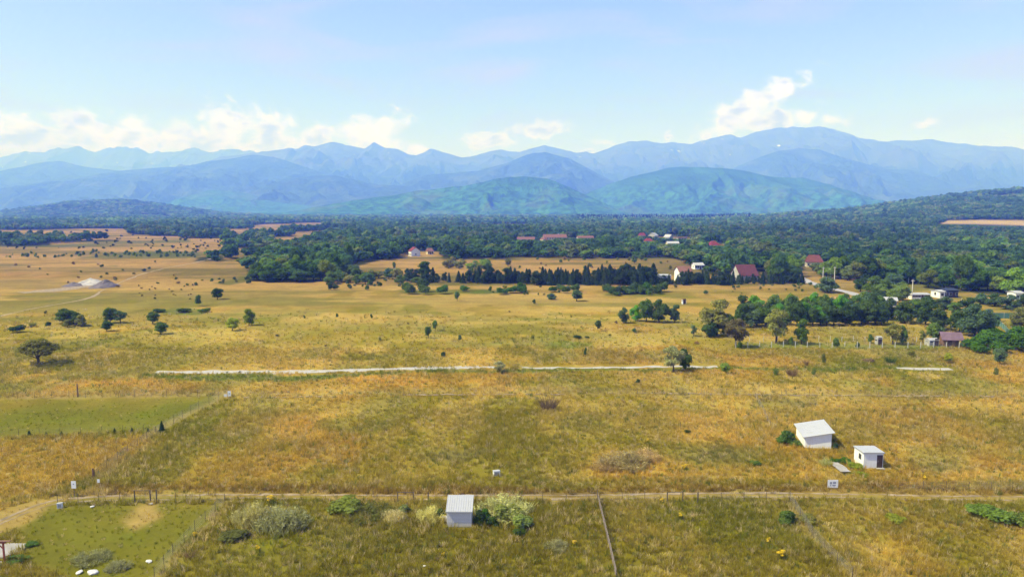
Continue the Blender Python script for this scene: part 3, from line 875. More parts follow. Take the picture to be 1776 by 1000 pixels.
SHRUBS['weedy'] = weed_mesh('weedy', 5, 60, 16, 0.008)
v1, f1 = blades(260, 15, 1.0, 0.30, 0.010, 0.55)
SHRUBS['twiggy'] = mesh_arrays('twiggy', v1, f1, False, [M['leaf']])
bl = round_blobs(31, 7, 0.45, 0.85, 0.34, 0.10, 0.18)
v1, f1 = blades(110, 9, 0.75, 0.36, 0.012, 0.35)
fl = crown_mesh('flower_heads', bl, 420, 0.035, 31, M['yellow'], 0.0)
SHRUBS['flowers'] = fl
FLOWER_STEMS = mesh_arrays('flower_stems', v1, f1, False, [M['leaf']])

DARK, MID, LIGHT, LIME, GREY, OLIVE, BRIGHT, BLUE, BROWN, PALE = ((0.032, 0.058, 0.021), (0.052, 0.088, 0.026), (0.09, 0.13, 0.033), (0.15, 0.18, 0.025), (0.17, 0.18, 0.115),
                                                              (0.10, 0.108, 0.038), (0.065, 0.15, 0.024), (0.046, 0.078, 0.050), (0.14, 0.095, 0.065), (0.29, 0.28, 0.15))
_r = random.Random(4)


def jit(c, k=0.18):
    g = _r.uniform(1 - k, 1 + k) * 2.65
    return (c[0] * g * _r.uniform(0.96, 1.14), c[1] * g, c[2] * g * _r.uniform(0.65, 0.85), 1.0)


def place_tree(P3, w, h, kind, tint, label, group=None, rz=None, fir=False, cat='tree'):
    cm, tm = TREES[kind]
    root = obj('fir_tree' if fir else 'broadleaf_tree', None, None, tuple(P3), _r.uniform(0, 6.28) if rz is None else rz)
    tag(root, label, cat, group)
    c = obj('crown', cm, root, scale=(w, w, h)); c.color = jit(tint)
    obj('trunk', tm, root, scale=(w, w, h))
    return root


def tree(px, py, w, h, kind, tint, label, group=None, rz=None, fir=False):
    P3 = unproj(px, py); k = depth_of(P3) / FPX
    return place_tree(P3, w * k, h * k * 1.03, kind, tint, label, group, rz, fir)


def shrub(px, py, w, h, kind, tint, label, group=None, name='shrub', cat='shrub'):
    P3 = unproj(px, py); k = depth_of(P3) / FPX
    o = obj(name, SHRUBS[kind], None, tuple(P3), _r.uniform(0, 6.28), (w * k, w * k, h * k * 1.1))
    g = 0.7 if kind in ('weedy', 'twiggy') else 0.5 if tint == BRIGHT else 0.85
    o.color = tuple(q * g for q in jit(tint)[:3]) + (1.0,)
    return tag(o, label, cat, group)


# ------------------------------------------------------------------ sheds, houses and other built things
def white_shed():
    """small mono-pitch shed whose roof falls towards the camera"""
    L, Rr = unproj(775.5, 913.5), unproj(818, 914)
    y0 = (L[1] + Rr[1]) / 2; x0, x1 = L[0], Rr[0]; y1 = y0 + 2.5; hf, hb = 1.95, 2.65
    root = obj('white_shed', None, None, ((x0 + x1) / 2, y0, 0))
    tag(root, "small white shed with ribbed metal roof sloping towards the viewer below the dirt track", "shed")
    w = (x1 - x0) / 2; d = y1 - y0
    p = Poly().hexa([(-w, 0, 0), (w, 0, 0), (w, d, 0), (-w, d, 0)], [(-w, 0, hf), (w, 0, hf), (w, d, hb), (-w, d, hb)])
    wall = obj('wall', p.mesh('shed_wall', M['white_wood']), root)
    n = 13
    plank = Poly().box(-w / n + 0.012, w / n - 0.012, -0.03, 0.0, 0.05, hf - 0.03).mesh('plank', M['white_wood'])
    for i in range(n):
        obj('plank', plank, wall, (-w + (2 * i + 1) * w / n, -0.002 - 0.006 * (i % 3), 0))
    side = Poly().box(-0.03, 0.0, -d / 24 + 0.012, d / 24 - 0.012, 0.05, hf - 0.04).mesh('plank', M['white_wood'])
    for i in range(12):
        obj('plank', side, wall, (-w - 0.002 - 0.005 * (i % 2), (i + 0.5) * d / 12, 0))
    rw, sl = w + 0.13, (hb - hf) / d
    za, zb = hf - 0.22 * sl, hb + 0.2 * sl
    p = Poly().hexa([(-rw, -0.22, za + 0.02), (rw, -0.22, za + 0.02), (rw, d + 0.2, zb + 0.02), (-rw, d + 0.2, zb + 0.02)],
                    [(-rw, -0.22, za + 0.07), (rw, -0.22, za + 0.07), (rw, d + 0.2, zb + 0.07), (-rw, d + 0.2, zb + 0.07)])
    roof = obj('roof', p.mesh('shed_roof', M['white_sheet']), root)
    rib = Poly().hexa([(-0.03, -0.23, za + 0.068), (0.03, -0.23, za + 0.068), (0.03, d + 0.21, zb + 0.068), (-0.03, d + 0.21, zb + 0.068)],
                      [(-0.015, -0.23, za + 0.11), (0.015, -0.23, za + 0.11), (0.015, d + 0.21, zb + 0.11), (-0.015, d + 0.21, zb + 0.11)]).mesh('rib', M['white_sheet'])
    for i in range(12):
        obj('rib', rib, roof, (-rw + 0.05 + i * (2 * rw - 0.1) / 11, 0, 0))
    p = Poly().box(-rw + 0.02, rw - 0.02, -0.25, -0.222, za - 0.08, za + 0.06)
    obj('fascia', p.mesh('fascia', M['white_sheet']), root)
    # lean-to boards beside it
    q = unproj(769, 906)
    b2 = obj('board_stack', None, None, (q[0], q[1] + 0.3, 0), 0.15)
    tag(b2, "grey-white boards leaning in a low stack against the ribbed-roof shed", "boards")
    bm_ = Poly().box(-0.45, 0.45, -0.08, 0.0, 0, 0.55).mesh('board', M['white_wood'])
    for i in range(4):
        o = obj('board', bm_, b2, (-0.05 + 0.1 * (i % 2), 0.12 * i, 0.0)); o.rotation_euler = (-0.25, 0, 0)


white_shed()


def barn():
    """white mono-pitch barn, roof falling to the left"""
    A, Bp, Cp = unproj(1396, 776.5), unproj(1441.5, 779), unproj(1374, 752)
    ex = Bp[:2] - A[:2]; ey = Cp[:2] - A[:2]
    W, Dp = np.linalg.norm(ex), np.linalg.norm(ey) * 0.92
    rz = math.atan2(ex[1], ex[0])
    root = obj('white_barn', None, None, (A[0], A[1], 0), rz)
    tag(root, "larger white barn with a plain white sheet roof tilted to the left in the meadow", "barn")
    hl, hr = 1.75, 2.55
    p = Poly().hexa([(0, 0, 0), (W, 0, 0), (W, Dp, 0), (0, Dp, 0)], [(0, 0, hl), (W, 0, hr), (W, Dp, hr), (0, Dp, hl)])
    wall = obj('wall', p.mesh('barn_wall', M['white_wall']), root)
    for i in range(6):
        z = 0.12 + i * 0.28
        pb = Poly().box(0.02, W - 0.02, -0.022, 0.0, z, z + 0.262)
        if z + 0.27 < hl:
            obj('cladding_board', pb.mesh('cladding_board', M['white_wall']), wall)
    for i in range(9):
        t0 = i * Dp / 9 + 0.01; t1 = (i + 1) * Dp / 9 - 0.01
        obj('cladding_board', Poly().box(-0.024, 0.0, t0, t1, 0.1, hl - 0.03).mesh('cladding_board', M['white_wall']), wall)
    o = 0.38; sl = (hr - hl) / W
    zl, zr = hl - o * sl, hr + o * sl
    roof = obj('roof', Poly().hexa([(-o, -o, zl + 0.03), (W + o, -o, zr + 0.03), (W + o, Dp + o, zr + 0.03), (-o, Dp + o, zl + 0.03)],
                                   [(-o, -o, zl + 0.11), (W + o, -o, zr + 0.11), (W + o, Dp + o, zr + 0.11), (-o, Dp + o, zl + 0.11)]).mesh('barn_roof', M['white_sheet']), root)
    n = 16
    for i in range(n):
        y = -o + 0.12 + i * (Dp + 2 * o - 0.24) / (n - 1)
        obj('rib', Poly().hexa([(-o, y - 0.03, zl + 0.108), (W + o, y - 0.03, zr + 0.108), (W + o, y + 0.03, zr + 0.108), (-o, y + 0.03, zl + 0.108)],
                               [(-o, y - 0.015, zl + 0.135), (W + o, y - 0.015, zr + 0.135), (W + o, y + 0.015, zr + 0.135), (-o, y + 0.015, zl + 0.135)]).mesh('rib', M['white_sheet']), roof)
    obj('plinth', Poly().box(-0.06, W + 0.06, -0.06, Dp + 0.06, -0.1, 0.1).mesh('plinth', M['concrete']), root)


barn()


def utility_shed():
    A, Bp, Cp = unproj(1497, 811.5), unproj(1531, 811.5), unproj(1479.5, 799)
    ex = Bp[:2] - A[:2]; W = np.linalg.norm(ex); Dp = np.linalg.norm(Cp[:2] - A[:2]) * 0.95
    rz = math.atan2(ex[1], ex[0]); ey = Cp[:2] - A[:2]
    skew = (ey[0] * math.cos(rz) + ey[1] * math.sin(rz)) / Dp
    root = obj('utility_shed', None, None, (A[0], A[1], 0), rz)
    tag(root, "small flat-roofed white shed with a dark brown door and a side window", "shed")
    h = 2.2
    obj('wall', Poly().box(0, W, 0, Dp, 0, h).mesh('wall', M['white_wall']), root)
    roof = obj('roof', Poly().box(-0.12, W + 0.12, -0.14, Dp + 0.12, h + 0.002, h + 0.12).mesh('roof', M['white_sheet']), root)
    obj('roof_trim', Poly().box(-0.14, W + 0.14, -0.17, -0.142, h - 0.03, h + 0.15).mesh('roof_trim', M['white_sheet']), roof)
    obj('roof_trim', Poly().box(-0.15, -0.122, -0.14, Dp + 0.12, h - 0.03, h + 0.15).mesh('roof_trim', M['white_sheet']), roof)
    door = obj('door', Poly().box(W * 0.68, W * 0.97, -0.04, 0.0, 0.06, 1.92).mesh('door', M['dark_door']), root)
    obj('handle', Poly().box(W * 0.72, W * 0.74, -0.09, -0.041, 0.95, 1.08).mesh('handle', M['wire']), door)
    for k in range(3):
        obj('panel', Poly().box(W * 0.71, W * 0.94, -0.055, -0.041, 0.2 + k * 0.58, 0.68 + k * 0.58).mesh('panel', M['dark_door']), door)
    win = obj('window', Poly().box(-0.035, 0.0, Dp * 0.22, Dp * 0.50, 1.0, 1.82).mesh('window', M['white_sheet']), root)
    obj('pane', Poly().box(-0.05, -0.036, Dp * 0.24, Dp * 0.48, 1.05, 1.77).mesh('pane', M['glass']), win)
    obj('step', Poly().box(W * 0.62, W * 1.02, -0.6, -0.05, -0.05, 0.12).mesh('step', M['concrete']), root)


utility_shed()


def sign_board(px, py_bot, w_px, h_px, leg, label, prints=(), cat='sign', name='sign_board'):
    """white board on posts; leg = board's lower edge above the ground in metres"""
    P3 = unproj(px, py_bot); k = depth_of(P3) / FPX
    w, h = w_px * k, h_px * k * 1.05
    root = obj(name, None, None, tuple(P3))
    tag(root, label, cat)
    bd = obj('board', Poly().box(-w / 2, w / 2, -0.03, 0.0, leg, leg + h).mesh('board', M['sign_white']), root)
    for (x0, x1, z0, z1) in prints:
        obj('print', Poly().box(-w / 2 + x0 * w, -w / 2 + x1 * w, -0.036, -0.031, leg + z0 * h, leg + z1 * h).mesh('print', M['print']), bd)
    if leg > 0.05 or name != 'box':
        for sx in ((-0.35, 0.35) if w > 0.8 else (0.0,)):
            obj('post', Poly().tube([(sx * w, 0.04, -0.2), (sx * w, 0.04, leg + h * 0.9)], [0.035, 0.035], 6).mesh('post', M['post_metal']), root)
    return root


sign_board(1444, 847, 18, 13.5, 0.15, "white notice board with faint grey print at the verge below the small white shed",
           ((0.2, 0.42, 0.45, 0.75), (0.5, 0.8, 0.5, 0.78), (0.22, 0.36, 0.22, 0.36), (0.45, 0.78, 0.24, 0.40), (0.55, 0.7, 0.12, 0.18)))
sign_board(129, 860, 8, 12.5, 1.05, "white sign on a thin post left of the fence gate", ((0.35, 0.65, 0.5, 0.65),))
sign_board(398, 689, 5.5, 9.0, 0.25, "taller white sign at the far corner of the green field fence", ((0.3, 0.7, 0.4, 0.6),))
sign_board(391, 690, 5, 6, 0.1, "lower white sign beside the taller one at the green field corner")
sign_board(171.5, 846, 4.5, 6, 0.75, "tiny white plate on the corner post of the diagonal wire fence")


def meter_box(px, py, w, h, label):
    P3 = unproj(px, py); k = depth_of(P3) / FPX
    a, c = w * k / 2, h * k
    root = obj('meter_box', None, None, tuple(P3), 0.3)
    tag(root, label, "box")
    obj('body', Poly().box(-a, a, -a * 0.6, a * 0.6, 0, c).mesh('body', M['sign_white']), root)
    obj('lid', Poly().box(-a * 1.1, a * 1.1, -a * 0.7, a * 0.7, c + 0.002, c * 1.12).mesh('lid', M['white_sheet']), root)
    obj('door', Poly().box(-a * 0.7, a * 0.7, -a * 0.6 - 0.02, -a * 0.6, c * 0.15, c * 0.85).mesh('door', M['greyroof']), root)


meter_box(104, 880, 8, 8, "small white box on the grass below the sign on a thin post")
meter_box(861, 824, 11, 8, "white box standing alone in the meadow above the ribbed-roof shed")


def stone_mesh(seed, flat=0.6):
    r = np.random.default_rng(seed)
    v, f = ico(1.0, 2)
    v = v * (0.75 + 0.5 * vnoise(v[:, 0] * 1.7 + 5 + seed, v[:, 1] * 1.7 + v[:, 2] * 1.3 + 5, seed))[:, None]
    v[:, 2] *= flat
    return mesh_arrays('stone', v, f, False, [M['stone']])


STONES = [stone_mesh(s) for s in (1, 2, 3)]
for i, (px, py, w, lab) in enumerate(((162, 993, 20, "large white stone block at the bottom of the green plot"), (138, 993, 14, "duller rounded stone left of the large white block"),
                                      (258, 974, 12, "pale flat stone alone on the grass by the trampled fence line"), (160, 879, 7, "small white stone near the meter box in the green plot"),
                                      (262, 874, 9, "flat white stone at the foot of the gate post"), (736, 982, 6, "small pale stone in the tall grass"))):
    P3 = unproj(px, py); k = depth_of(P3) / FPX
    o = obj('stone', STONES[i % 3], None, (P3[0], P3[1], P3[2] + 0.1), i * 1.3, (w * k / 2, w * k / 2.6, w * k / 3.2))
    tag(o, lab, "stone")


def shelter():
    """corner of an open timber shelter with its concrete floor"""
    c0, c1 = unproj(-2, 975), unproj(47, 944)
    root = obj('open_shelter', None, None, (c0[0], c0[1], 0))
    tag(root, "corner of an open red-brown timber shelter over a pale concrete floor", "shelter")
    P2 = [unproj(*q)[:2] - c0[:2] for q in ((-60, 968), (4, 968), (24, 962), (42, 953), (48, 944), (22, 943), (-60, 944))]
    n = len(P2)
    p = Poly(); p.add([(x, y, 0.0) for x, y in P2] + [(x, y, 0.16) for x, y in P2], [tuple(range(n, 2 * n)), tuple(range(n - 1, -1, -1))] + [(i, (i + 1) % n, n + (i + 1) % n, n + i) for i in range(n)])
    obj('floor_slab', p.mesh('floor_slab', M['concrete']), root)
    a = unproj(8, 976)[:2] - c0[:2]
    obj('post', Poly().box(a[0] - 0.07, a[0] + 0.07, a[1] - 0.07, a[1] + 0.07, 0.0, 2.15).mesh('post', M['red_post']), root)
    b2 = unproj(-48, 976)[:2] - c0[:2]
    obj('post', Poly().box(b2[0] - 0.07, b2[0] + 0.07, b2[1] - 0.07, b2[1] + 0.07, 0.0, 2.15).mesh('post', M['red_post']), root)
    obj('footing', Poly().box(a[0] - 0.7, a[0] + 0.35, a[1] - 0.45, a[1] + 0.3, -0.05, 0.12).mesh('footing', M['concrete']), root)
    obj('beam', Poly().box(b2[0] - 0.4, a[0] + 0.25, a[1] - 0.09, a[1] + 0.09, 2.152, 2.32).mesh('beam', M['red_post']), root)
    obj('roof_edge', Poly().box(b2[0] - 0.5, a[0] + 0.75, a[1] - 0.12, a[1] + 0.16, 2.322, 2.40).mesh('roof_edge', M['timber']), root)
    o = obj('brace', Poly().box(-0.04, 0.04, -0.04, 0.04, 0, 0.75).mesh('brace', M['red_post']), root, (a[0] - 0.08, a[1], 1.62)); o.rotation_euler = (0, -0.8, 0)


shelter()


# ------------------------------------------------------------------ wire fences
def fence_panel_mesh(L, h, mat, thick=0.007, gap=0.22):
    p = Poly()
    n = max(4, int(L / gap))
    for i in range(1, n):
        x = i / n
        p.box(x - thick / L / 2, x + thick / L / 2, -thick / 2, thick / 2, 0.04, h - 0.02)
    for j in range(6):
        z = 0.08 + j * (h - 0.14) / 5
        p.box(0, 1, -thick / 2 - 0.004, thick / 2 + 0.004, z - thick / 2, z + thick / 2)
    return p.mesh('wire_mesh', mat)


POST = Poly().tube([(0, 0, -0.2), (0, 0, 1)], [0.03, 0.03], 6).mesh('post', M['post_metal'])
CPOST = Poly().box(-0.06, 0.06, -0.06, 0.06, -0.2, 1.0).mesh('concrete_fence_post', M['concrete_post'])
PANEL = fence_panel_mesh(2.6, 1.25, M['wire'])
PANEL_BOARD = fence_panel_mesh(2.0, 1.15, M['rust_wire'], 0.03, 0.16)
PANEL_LIGHT = fence_panel_mesh(2.6, 1.25, M['wire'], 0.006, 0.4)


def fence(name, label, pts, spacing, h, group=None, post=POST, panel=PANEL, skip=(), pscale=1.0):
    W = [unproj(*q)[:2] for q in pts]
    root = obj(name, None, None, (W[0][0], W[0][1], 0)); tag(root, label, "fence", group)
    o0 = W[0]
    for a, c in zip(W[:-1], W[1:]):
        d = c - a; L = np.linalg.norm(d); n = max(1, int(round(L / spacing))); ang = math.atan2(d[1], d[0])
        for i in range(n):
            q = a + d * i / n - o0
            z = float(gz(q[0] + o0[0], q[1] + o0[1]))
            hh = h * _r.uniform(0.9, 1.08)
            obj('post', post, root, (q[0], q[1], z), ang, (pscale, pscale, hh))
            if panel is not None:
                obj('wire_mesh', panel, root, (q[0], q[1], z), ang, (L / n, 1, h / 1.3))
    q = W[-1] - o0
    obj('post', post, root, (q[0], q[1], 0), 0, (pscale, pscale, h))
    return root


fence('wire_fence', "wire fence along the far edge of the green mown field", [(-60, 693), (120, 690), (262, 688), (396, 686)], 3.0, 1.5)
fence('wire_fence', "wire fence with small conifers between the green field and golden meadow", [(-40, 757), (140, 753), (285, 747)], 3.2, 1.2, panel=PANEL_LIGHT)
fence('wire_fence', "diagonal wire fence climbing from the corner plate to the white signs", [(165, 832), (222, 788), (285, 744), (345, 710), (396, 686)], 3.2, 1.6)
fence('wire_fence', "wire fence line running from the conifer corner across the middle meadow", [(288, 748), (420, 748), (620, 746), (820, 744), (1040, 744), (1180, 744)], 5.5, 1.3, panel=None)
fence('wire_fence', "thin wire fence across the whole meadow below the gravel strip", [(404, 687), (600, 684), (900, 682), (1260, 684), (1500, 686), (1776, 687)], 5.5, 1.3, panel=PANEL_LIGHT)
fence('wire_fence', "wire fence beside the trampled line bordering the green plot", [(268, 1003), (300, 962), (338, 920), (390, 873)], 2.6, 1.2, panel=PANEL_LIGHT)
fence('wire_fence', "wire fence of the green plot facing the dirt track", [(100, 872), (171, 869), (208, 870), (262, 871), (390, 871)], 2.7, 1.2, panel=PANEL_LIGHT)
fence('board_fence', "brown-grey slatted fence running from the bottom edge to the track", [(1069, 1004), (1058, 955), (1046, 905), (1036, 864)], 2.0, 1.15, panel=PANEL_BOARD)
fence('wire_fence', "wire fence along the near side of the track left of the slatted fence", [(826, 869), (900, 871), (982, 871), (1036, 868)], 2.8, 1.25)
fence('wire_fence', "wire fence along the near side of the track right of the slatted fence", [(1040, 868), (1118, 870), (1157, 871)], 2.6, 1.25)
fence('wire_fence', "wire fence from the second gate to the diagonal trampled line", [(1211, 871), (1290, 869), (1368, 868)], 2.7, 1.25, panel=PANEL_LIGHT)
fence('wire_fence', "diagonal wire fence beside the green bush at the lower right", [(1370, 869), (1408, 930), (1430, 955), (1452, 977), (1478, 1004)], 2.4, 1.35)
fence('wire_fence', "wire fence on the far side of the track at the right edge", [(1560, 851), (1641, 850), (1719, 850), (1830, 850)], 3.0, 1.3)
fence('wire_fence', "faint wire fence running down towards the white barn", [(1310, 690), (1322, 712), (1336, 742)], 3.5, 1.2, panel=PANEL_LIGHT)
fence('post_fence', "white concrete post fence in front of the mauve-roofed cabin", [(1276, 603), (1400, 603.5), (1530, 604), (1708, 605)], 3.15, 1.75, post=CPOST, panel=PANEL, pscale=1.2)
fence('post_fence', "second concrete post fence at the back of the enclosed strip", [(1300, 592), (1420, 592), (1500, 592), (1612, 593)], 3.6, 1.5, post=CPOST, panel=PANEL_LIGHT)
fence('post_fence', "white post fence along the pale field below the navy-roofed building", [(1668, 523), (1720, 524.5), (1800, 526)], 4.5, 1.5, post=CPOST, panel=None)


def gate(pts, h, label):
    A, Bp, Cp = [unproj(*q)[:2] for q in pts]
    root = obj('gate_frame', None, None, (A[0], A[1], 0)); tag(root, label, "gate")
    b_, c = Bp - A, Cp - A
    for q in ((0, 0), b_, c):
        obj('post', Poly().box(q[0] - 0.055, q[0] + 0.055, q[1] - 0.055, q[1] + 0.055, -0.2, h).mesh('post', M['post_metal']), root)
    obj('rail', Poly().tube([(0, 0, h - 0.06), (b_[0], b_[1], h - 0.06)], [0.045, 0.045], 6).mesh('rail', M['post_metal']), root)
    obj('rail', Poly().tube([(0, 0, 0.15), (b_[0], b_[1], 0.15)], [0.03, 0.03], 6).mesh('rail', M['post_metal']), root)


gate(((690, 869), (717, 869), (743, 870)), 1.25, "dark metal gate frame left of the ribbed-roof shed")
gate(((1157, 872), (1184, 871), (1210, 872)), 1.45, "dark metal gate frame right of the slatted fence")
gate(((234, 871), (261, 871), (272, 870)), 1.6, "dark metal gate posts of the green plot near the white stone")
for px, py, h, lab in ((135, 688, 2.6, "dark timber post taller than the fence behind the green field"), (162, 833, 1.7, "thick corner post of the diagonal fence by the white plate")):
    P3 = unproj(px, py)
    o = obj('timber_post', Poly().tube([(0, 0, -0.2), (0.02, 0, h * 0.6), (0, 0.02, h)], [0.16, 0.14, 0.11], 8).mesh('timber_post', M['timber']), None, tuple(P3))
    tag(o, lab, "post")


# ------------------------------------------------------------------ houses
HOUSES = []


def house(px, py, w_px, depth, hw, hr, rz, wall, roof, label, hip=0.0, chimney=False, cat='house', name='house', nwin=3, over=0.4, door=True, axis='x', storeys=1, attach_base=0.4):
    """rz turns the long side away from facing the camera; hip pulls the ridge ends in"""
    P3 = unproj(px, py); k = depth_of(P3) / FPX
    L = w_px * k
    HOUSES.append((P3, w_px / 2 + 3, px, hw))
    root = obj(name, None, None, tuple(P3), rz); tag(root, label, cat)
    a, d = L / 2, depth / 2
    if axis == 'y':
        a, d = d, a
    y0, y1 = 0.0, 2 * d
    p = Poly().box(-a, a, y0, y1, -0.5, hw)
    if hip <= 0 and hr > 0:
        p.add([(-a, y0, hw), (-a, y1, hw), (-a, d, hw + hr), (a, y0, hw), (a, y1, hw), (a, d, hw + hr)], [(0, 2, 1), (3, 4, 5), (0, 1, 4, 3)])
    wl = obj('wall', p.mesh('wall', M[wall]), root)
    o = over; e = hr / d * o if hr > 0 else 0
    t = 0.14
    if hr > 0:
        hx = hip * a
        r_ = Poly()
        z0, z1 = hw - e + 0.03, hw + hr + 0.03
        lo = [(-a - o, -o, z0), (a + o, -o, z0), (a + o, 2 * d + o, z0), (-a - o, 2 * d + o, z0), (-a - o + hx, d, z1), (a + o - hx, d, z1)]
        hi = [(x, y, z + t) for x, y, z in lo]
        r_.add(lo + hi, [(6, 7, 11, 10), (8, 9, 10, 11), (7, 8, 11), (9, 6, 10), (0, 4, 5, 1), (2, 5, 4, 3), (1, 5, 2), (3, 4, 0), (0, 1, 7, 6), (1, 2, 8, 7), (2, 3, 9, 8), (3, 0, 6, 9)]
               if hx > 0 else [(6, 7, 11, 10), (8, 9, 10, 11), (0, 4, 5, 1), (2, 5, 4, 3), (0, 1, 7, 6), (2, 3, 9, 8), (1, 5, 11, 7), (5, 2, 8, 11), (3, 4, 10, 9), (4, 0, 6, 10)])
        rf = obj('roof', r_.mesh('roof', M[roof]), root)
    else:
        rf = obj('roof', Poly().box(-a - o, a + o, -o, 2 * d + o, hw + 0.002, hw + 0.25).mesh('roof', M[roof]), root)
    if chimney:
        obj('chimney', Poly().box(a * 0.3, a * 0.3 + 0.7, d + 0.3, d + 1.0, hw, hw + hr + 1.0).mesh('chimney', M['cream_wall']), rf)
    sh = hw / storeys
    for s_ in range(storeys):
        for i in range(nwin):
            x = -a + (i + 0.5 + 0.5 * 0) * 2 * a / nwin
            if door and s_ == 0 and i == nwin // 2:
                obj('door', Poly().box(x - 0.5, x + 0.5, -0.06, 0.0, 0.02, 2.05).mesh('door', M['dark_door']), root)
            else:
                z = s_ * sh + 0.9
                w_ = obj('window', Poly().box(x - 0.65, x + 0.65, -0.05, 0.0, z, min(z + 1.3, (s_ + 1) * sh - 0.15)).mesh('window', M['white_sheet']), root)
                obj('pane', Poly().box(x - 0.55, x + 0.55, -0.07, -0.052, z + 0.08, min(z + 1.22, (s_ + 1) * sh - 0.23)).mesh('pane', M['glass']), w_)
    for sx in (-1, 1):
        x = sx * a
        w_ = obj('window', Poly().box(min(x, x + sx * 0.05), max(x, x + sx * 0.05), d - 0.6, d + 0.6, 1.0, min(2.2, hw - 0.2)).mesh('window', M['white_sheet']), root)
        obj('pane', Poly().box(min(x + sx * 0.052, x + sx * 0.07), max(x + sx * 0.052, x + sx * 0.07), d - 0.5, d + 0.5, 1.08, min(2.1, hw - 0.28)).mesh('pane', M['glass']), w_)
    return root


house(711, 444, 14, 7.5, 4.2, 2.8, math.radians(-62), 'white_wall', 'red', "white gable house with a bright red roof above the tan wedge field", storeys=1, axis='x')
house(747, 441, 10, 7, 2.8, 2.2, math.radians(20), 'cream_wall', 'salmon', "small pale house with a faded red roof right of the bright red roof", hip=0.4)
house(963, 420, 40, 11, 5.6, 3.2, math.radians(4), 'village_wall', 'salmon', "long two-storey building with a salmon roof at the centre of the salmon-roofed group", chimney=True, storeys=2, nwin=9)
house(912, 420, 30, 10, 3.6, 2.2, math.radians(-4), 'cream_wall', 'salmon', "low cream building left of the long salmon-roofed building", storeys=1, nwin=6)
house(1016, 418, 28, 10, 4.0, 2.0, math.radians(5), 'village_wall', 'salmon', "white building with a pink-red roof right of the long salmon-roofed building", nwin=6)
house(947, 422, 8, 8, 4.5, 2.6, math.radians(35), 'cream_wall', 'salmon', "small tower-like salmon-roofed wing in front of the long building", hip=0.9, nwin=2)
house(1115, 412, 10, 8, 3.2, 3.0, math.radians(10), 'village_wall', 'red', "distant house with a small red roof left of the white gables", hip=0.3)
house(1139, 415, 13, 10, 5.0, 3.2, math.radians(55), 'village_wall', 'greyroof', "distant white house with a pale gable among the trees")
house(1156, 417, 11, 9, 4.2, 3.0, math.radians(-40), 'village_wall', 'greyroof', "distant white house right of the pale gable")
house(1126, 422, 13, 9, 2.8, 2.6, math.radians(5), 'cream_wall', 'red', "distant low house with a wide red hipped roof below the white gables", hip=0.6)
house(1184, 420, 16, 9, 5.0, 0.0, math.radians(4), 'village_wall', 'maroon', "distant white flat-fronted house with a thin red roof line", nwin=3, storeys=2)
house(1168, 427, 20, 9, 3.0, 1.8, math.radians(2), 'cream_wall', 'greyroof', "distant pale bungalow half hidden by trees below the white houses", nwin=4)
house(1241, 430, 17, 10, 3.0, 3.6, math.radians(12), 'cream_wall', 'red', "house with a broad red hipped roof alone in the wood", hip=0.7)
house(1213, 467, 16, 7, 2.6, 1.2, math.radians(3), 'white_wall', 'greyroof', "low white house at the right end of the tan field", nwin=4)
house(1150, 489, 27, 7, 3.2, 0.0, math.radians(2), 'white_wall', 'white_sheet', "long low white building behind the fir hedge", nwin=6)
house(1189, 489, 22, 9, 5.2, 2.4, math.radians(4), 'white_wall', 'salmon', "two-storey white house with a pinkish roof behind the fir hedge", storeys=2, nwin=3)
house(1299, 489, 33, 11, 3.4, 5.0, math.radians(8), 'grey_wall', 'maroon', "large maroon-roofed house behind the fir hedge", chimney=False, nwin=4, hip=0.0)
house(1413, 463, 27, 10, 3.4, 4.0, math.radians(-14), 'cream_wall', 'redbrown', "cream house with a red-brown hipped roof at the end of the lane", hip=0.45, nwin=4)
house(1522, 531, 26, 6, 2.6, 0.0, math.radians(-25), 'white_wall', 'white_sheet', "white flat-roofed house half hidden behind the hedgerow", nwin=4)
house(1545, 534, 18, 5, 2.8, 0.9, math.radians(-20), 'grey_wall', 'greyroof', "grey outbuilding right of the hidden white house", nwin=3)
house(1651, 516, 22, 8, 3.0, 0.5, math.radians(3), 'navy', 'navy', "long navy-roofed building at the edge of the right wood", nwin=4)
house(1634, 517, 9, 6, 2.7, 0.4, math.radians(3), 'white_wall', 'greyroof', "small white annex left of the navy-roofed building", nwin=1, door=False)
house(1597, 519, 32, 6, 1.9, 0.4, math.radians(2), 'white_wall', 'greyroof', "long low white farm building right of the utility pole", nwin=6)
house(1768, 521, 14, 5, 3.0, 0.6, math.radians(2), 'white_wall', 'greyroof', "white hut under dark trees at the right edge", nwin=2)
house(1526, 598, 8, 1.4, 1.7, 0.5, math.radians(5), 'grey_wall', 'greyroof', "small grey hut inside the concrete-post enclosure", nwin=1, cat='hut', name='hut', over=0.1, door=True)
house(1620, 600, 17, 2.2, 1.5, 0.4, math.radians(4), 'grey_wall', 'greyroof', "low grey lean-to left of the mauve-roofed cabin", nwin=2, cat='hut', name='hut', over=0.1)
house(1187, 527, 6, 1.2, 1.5, 0.3, math.radians(10), 'white_wall', 'salmon', "tiny pinkish hut alone in the tan meadow", nwin=1, cat='hut', name='hut', over=0.1)


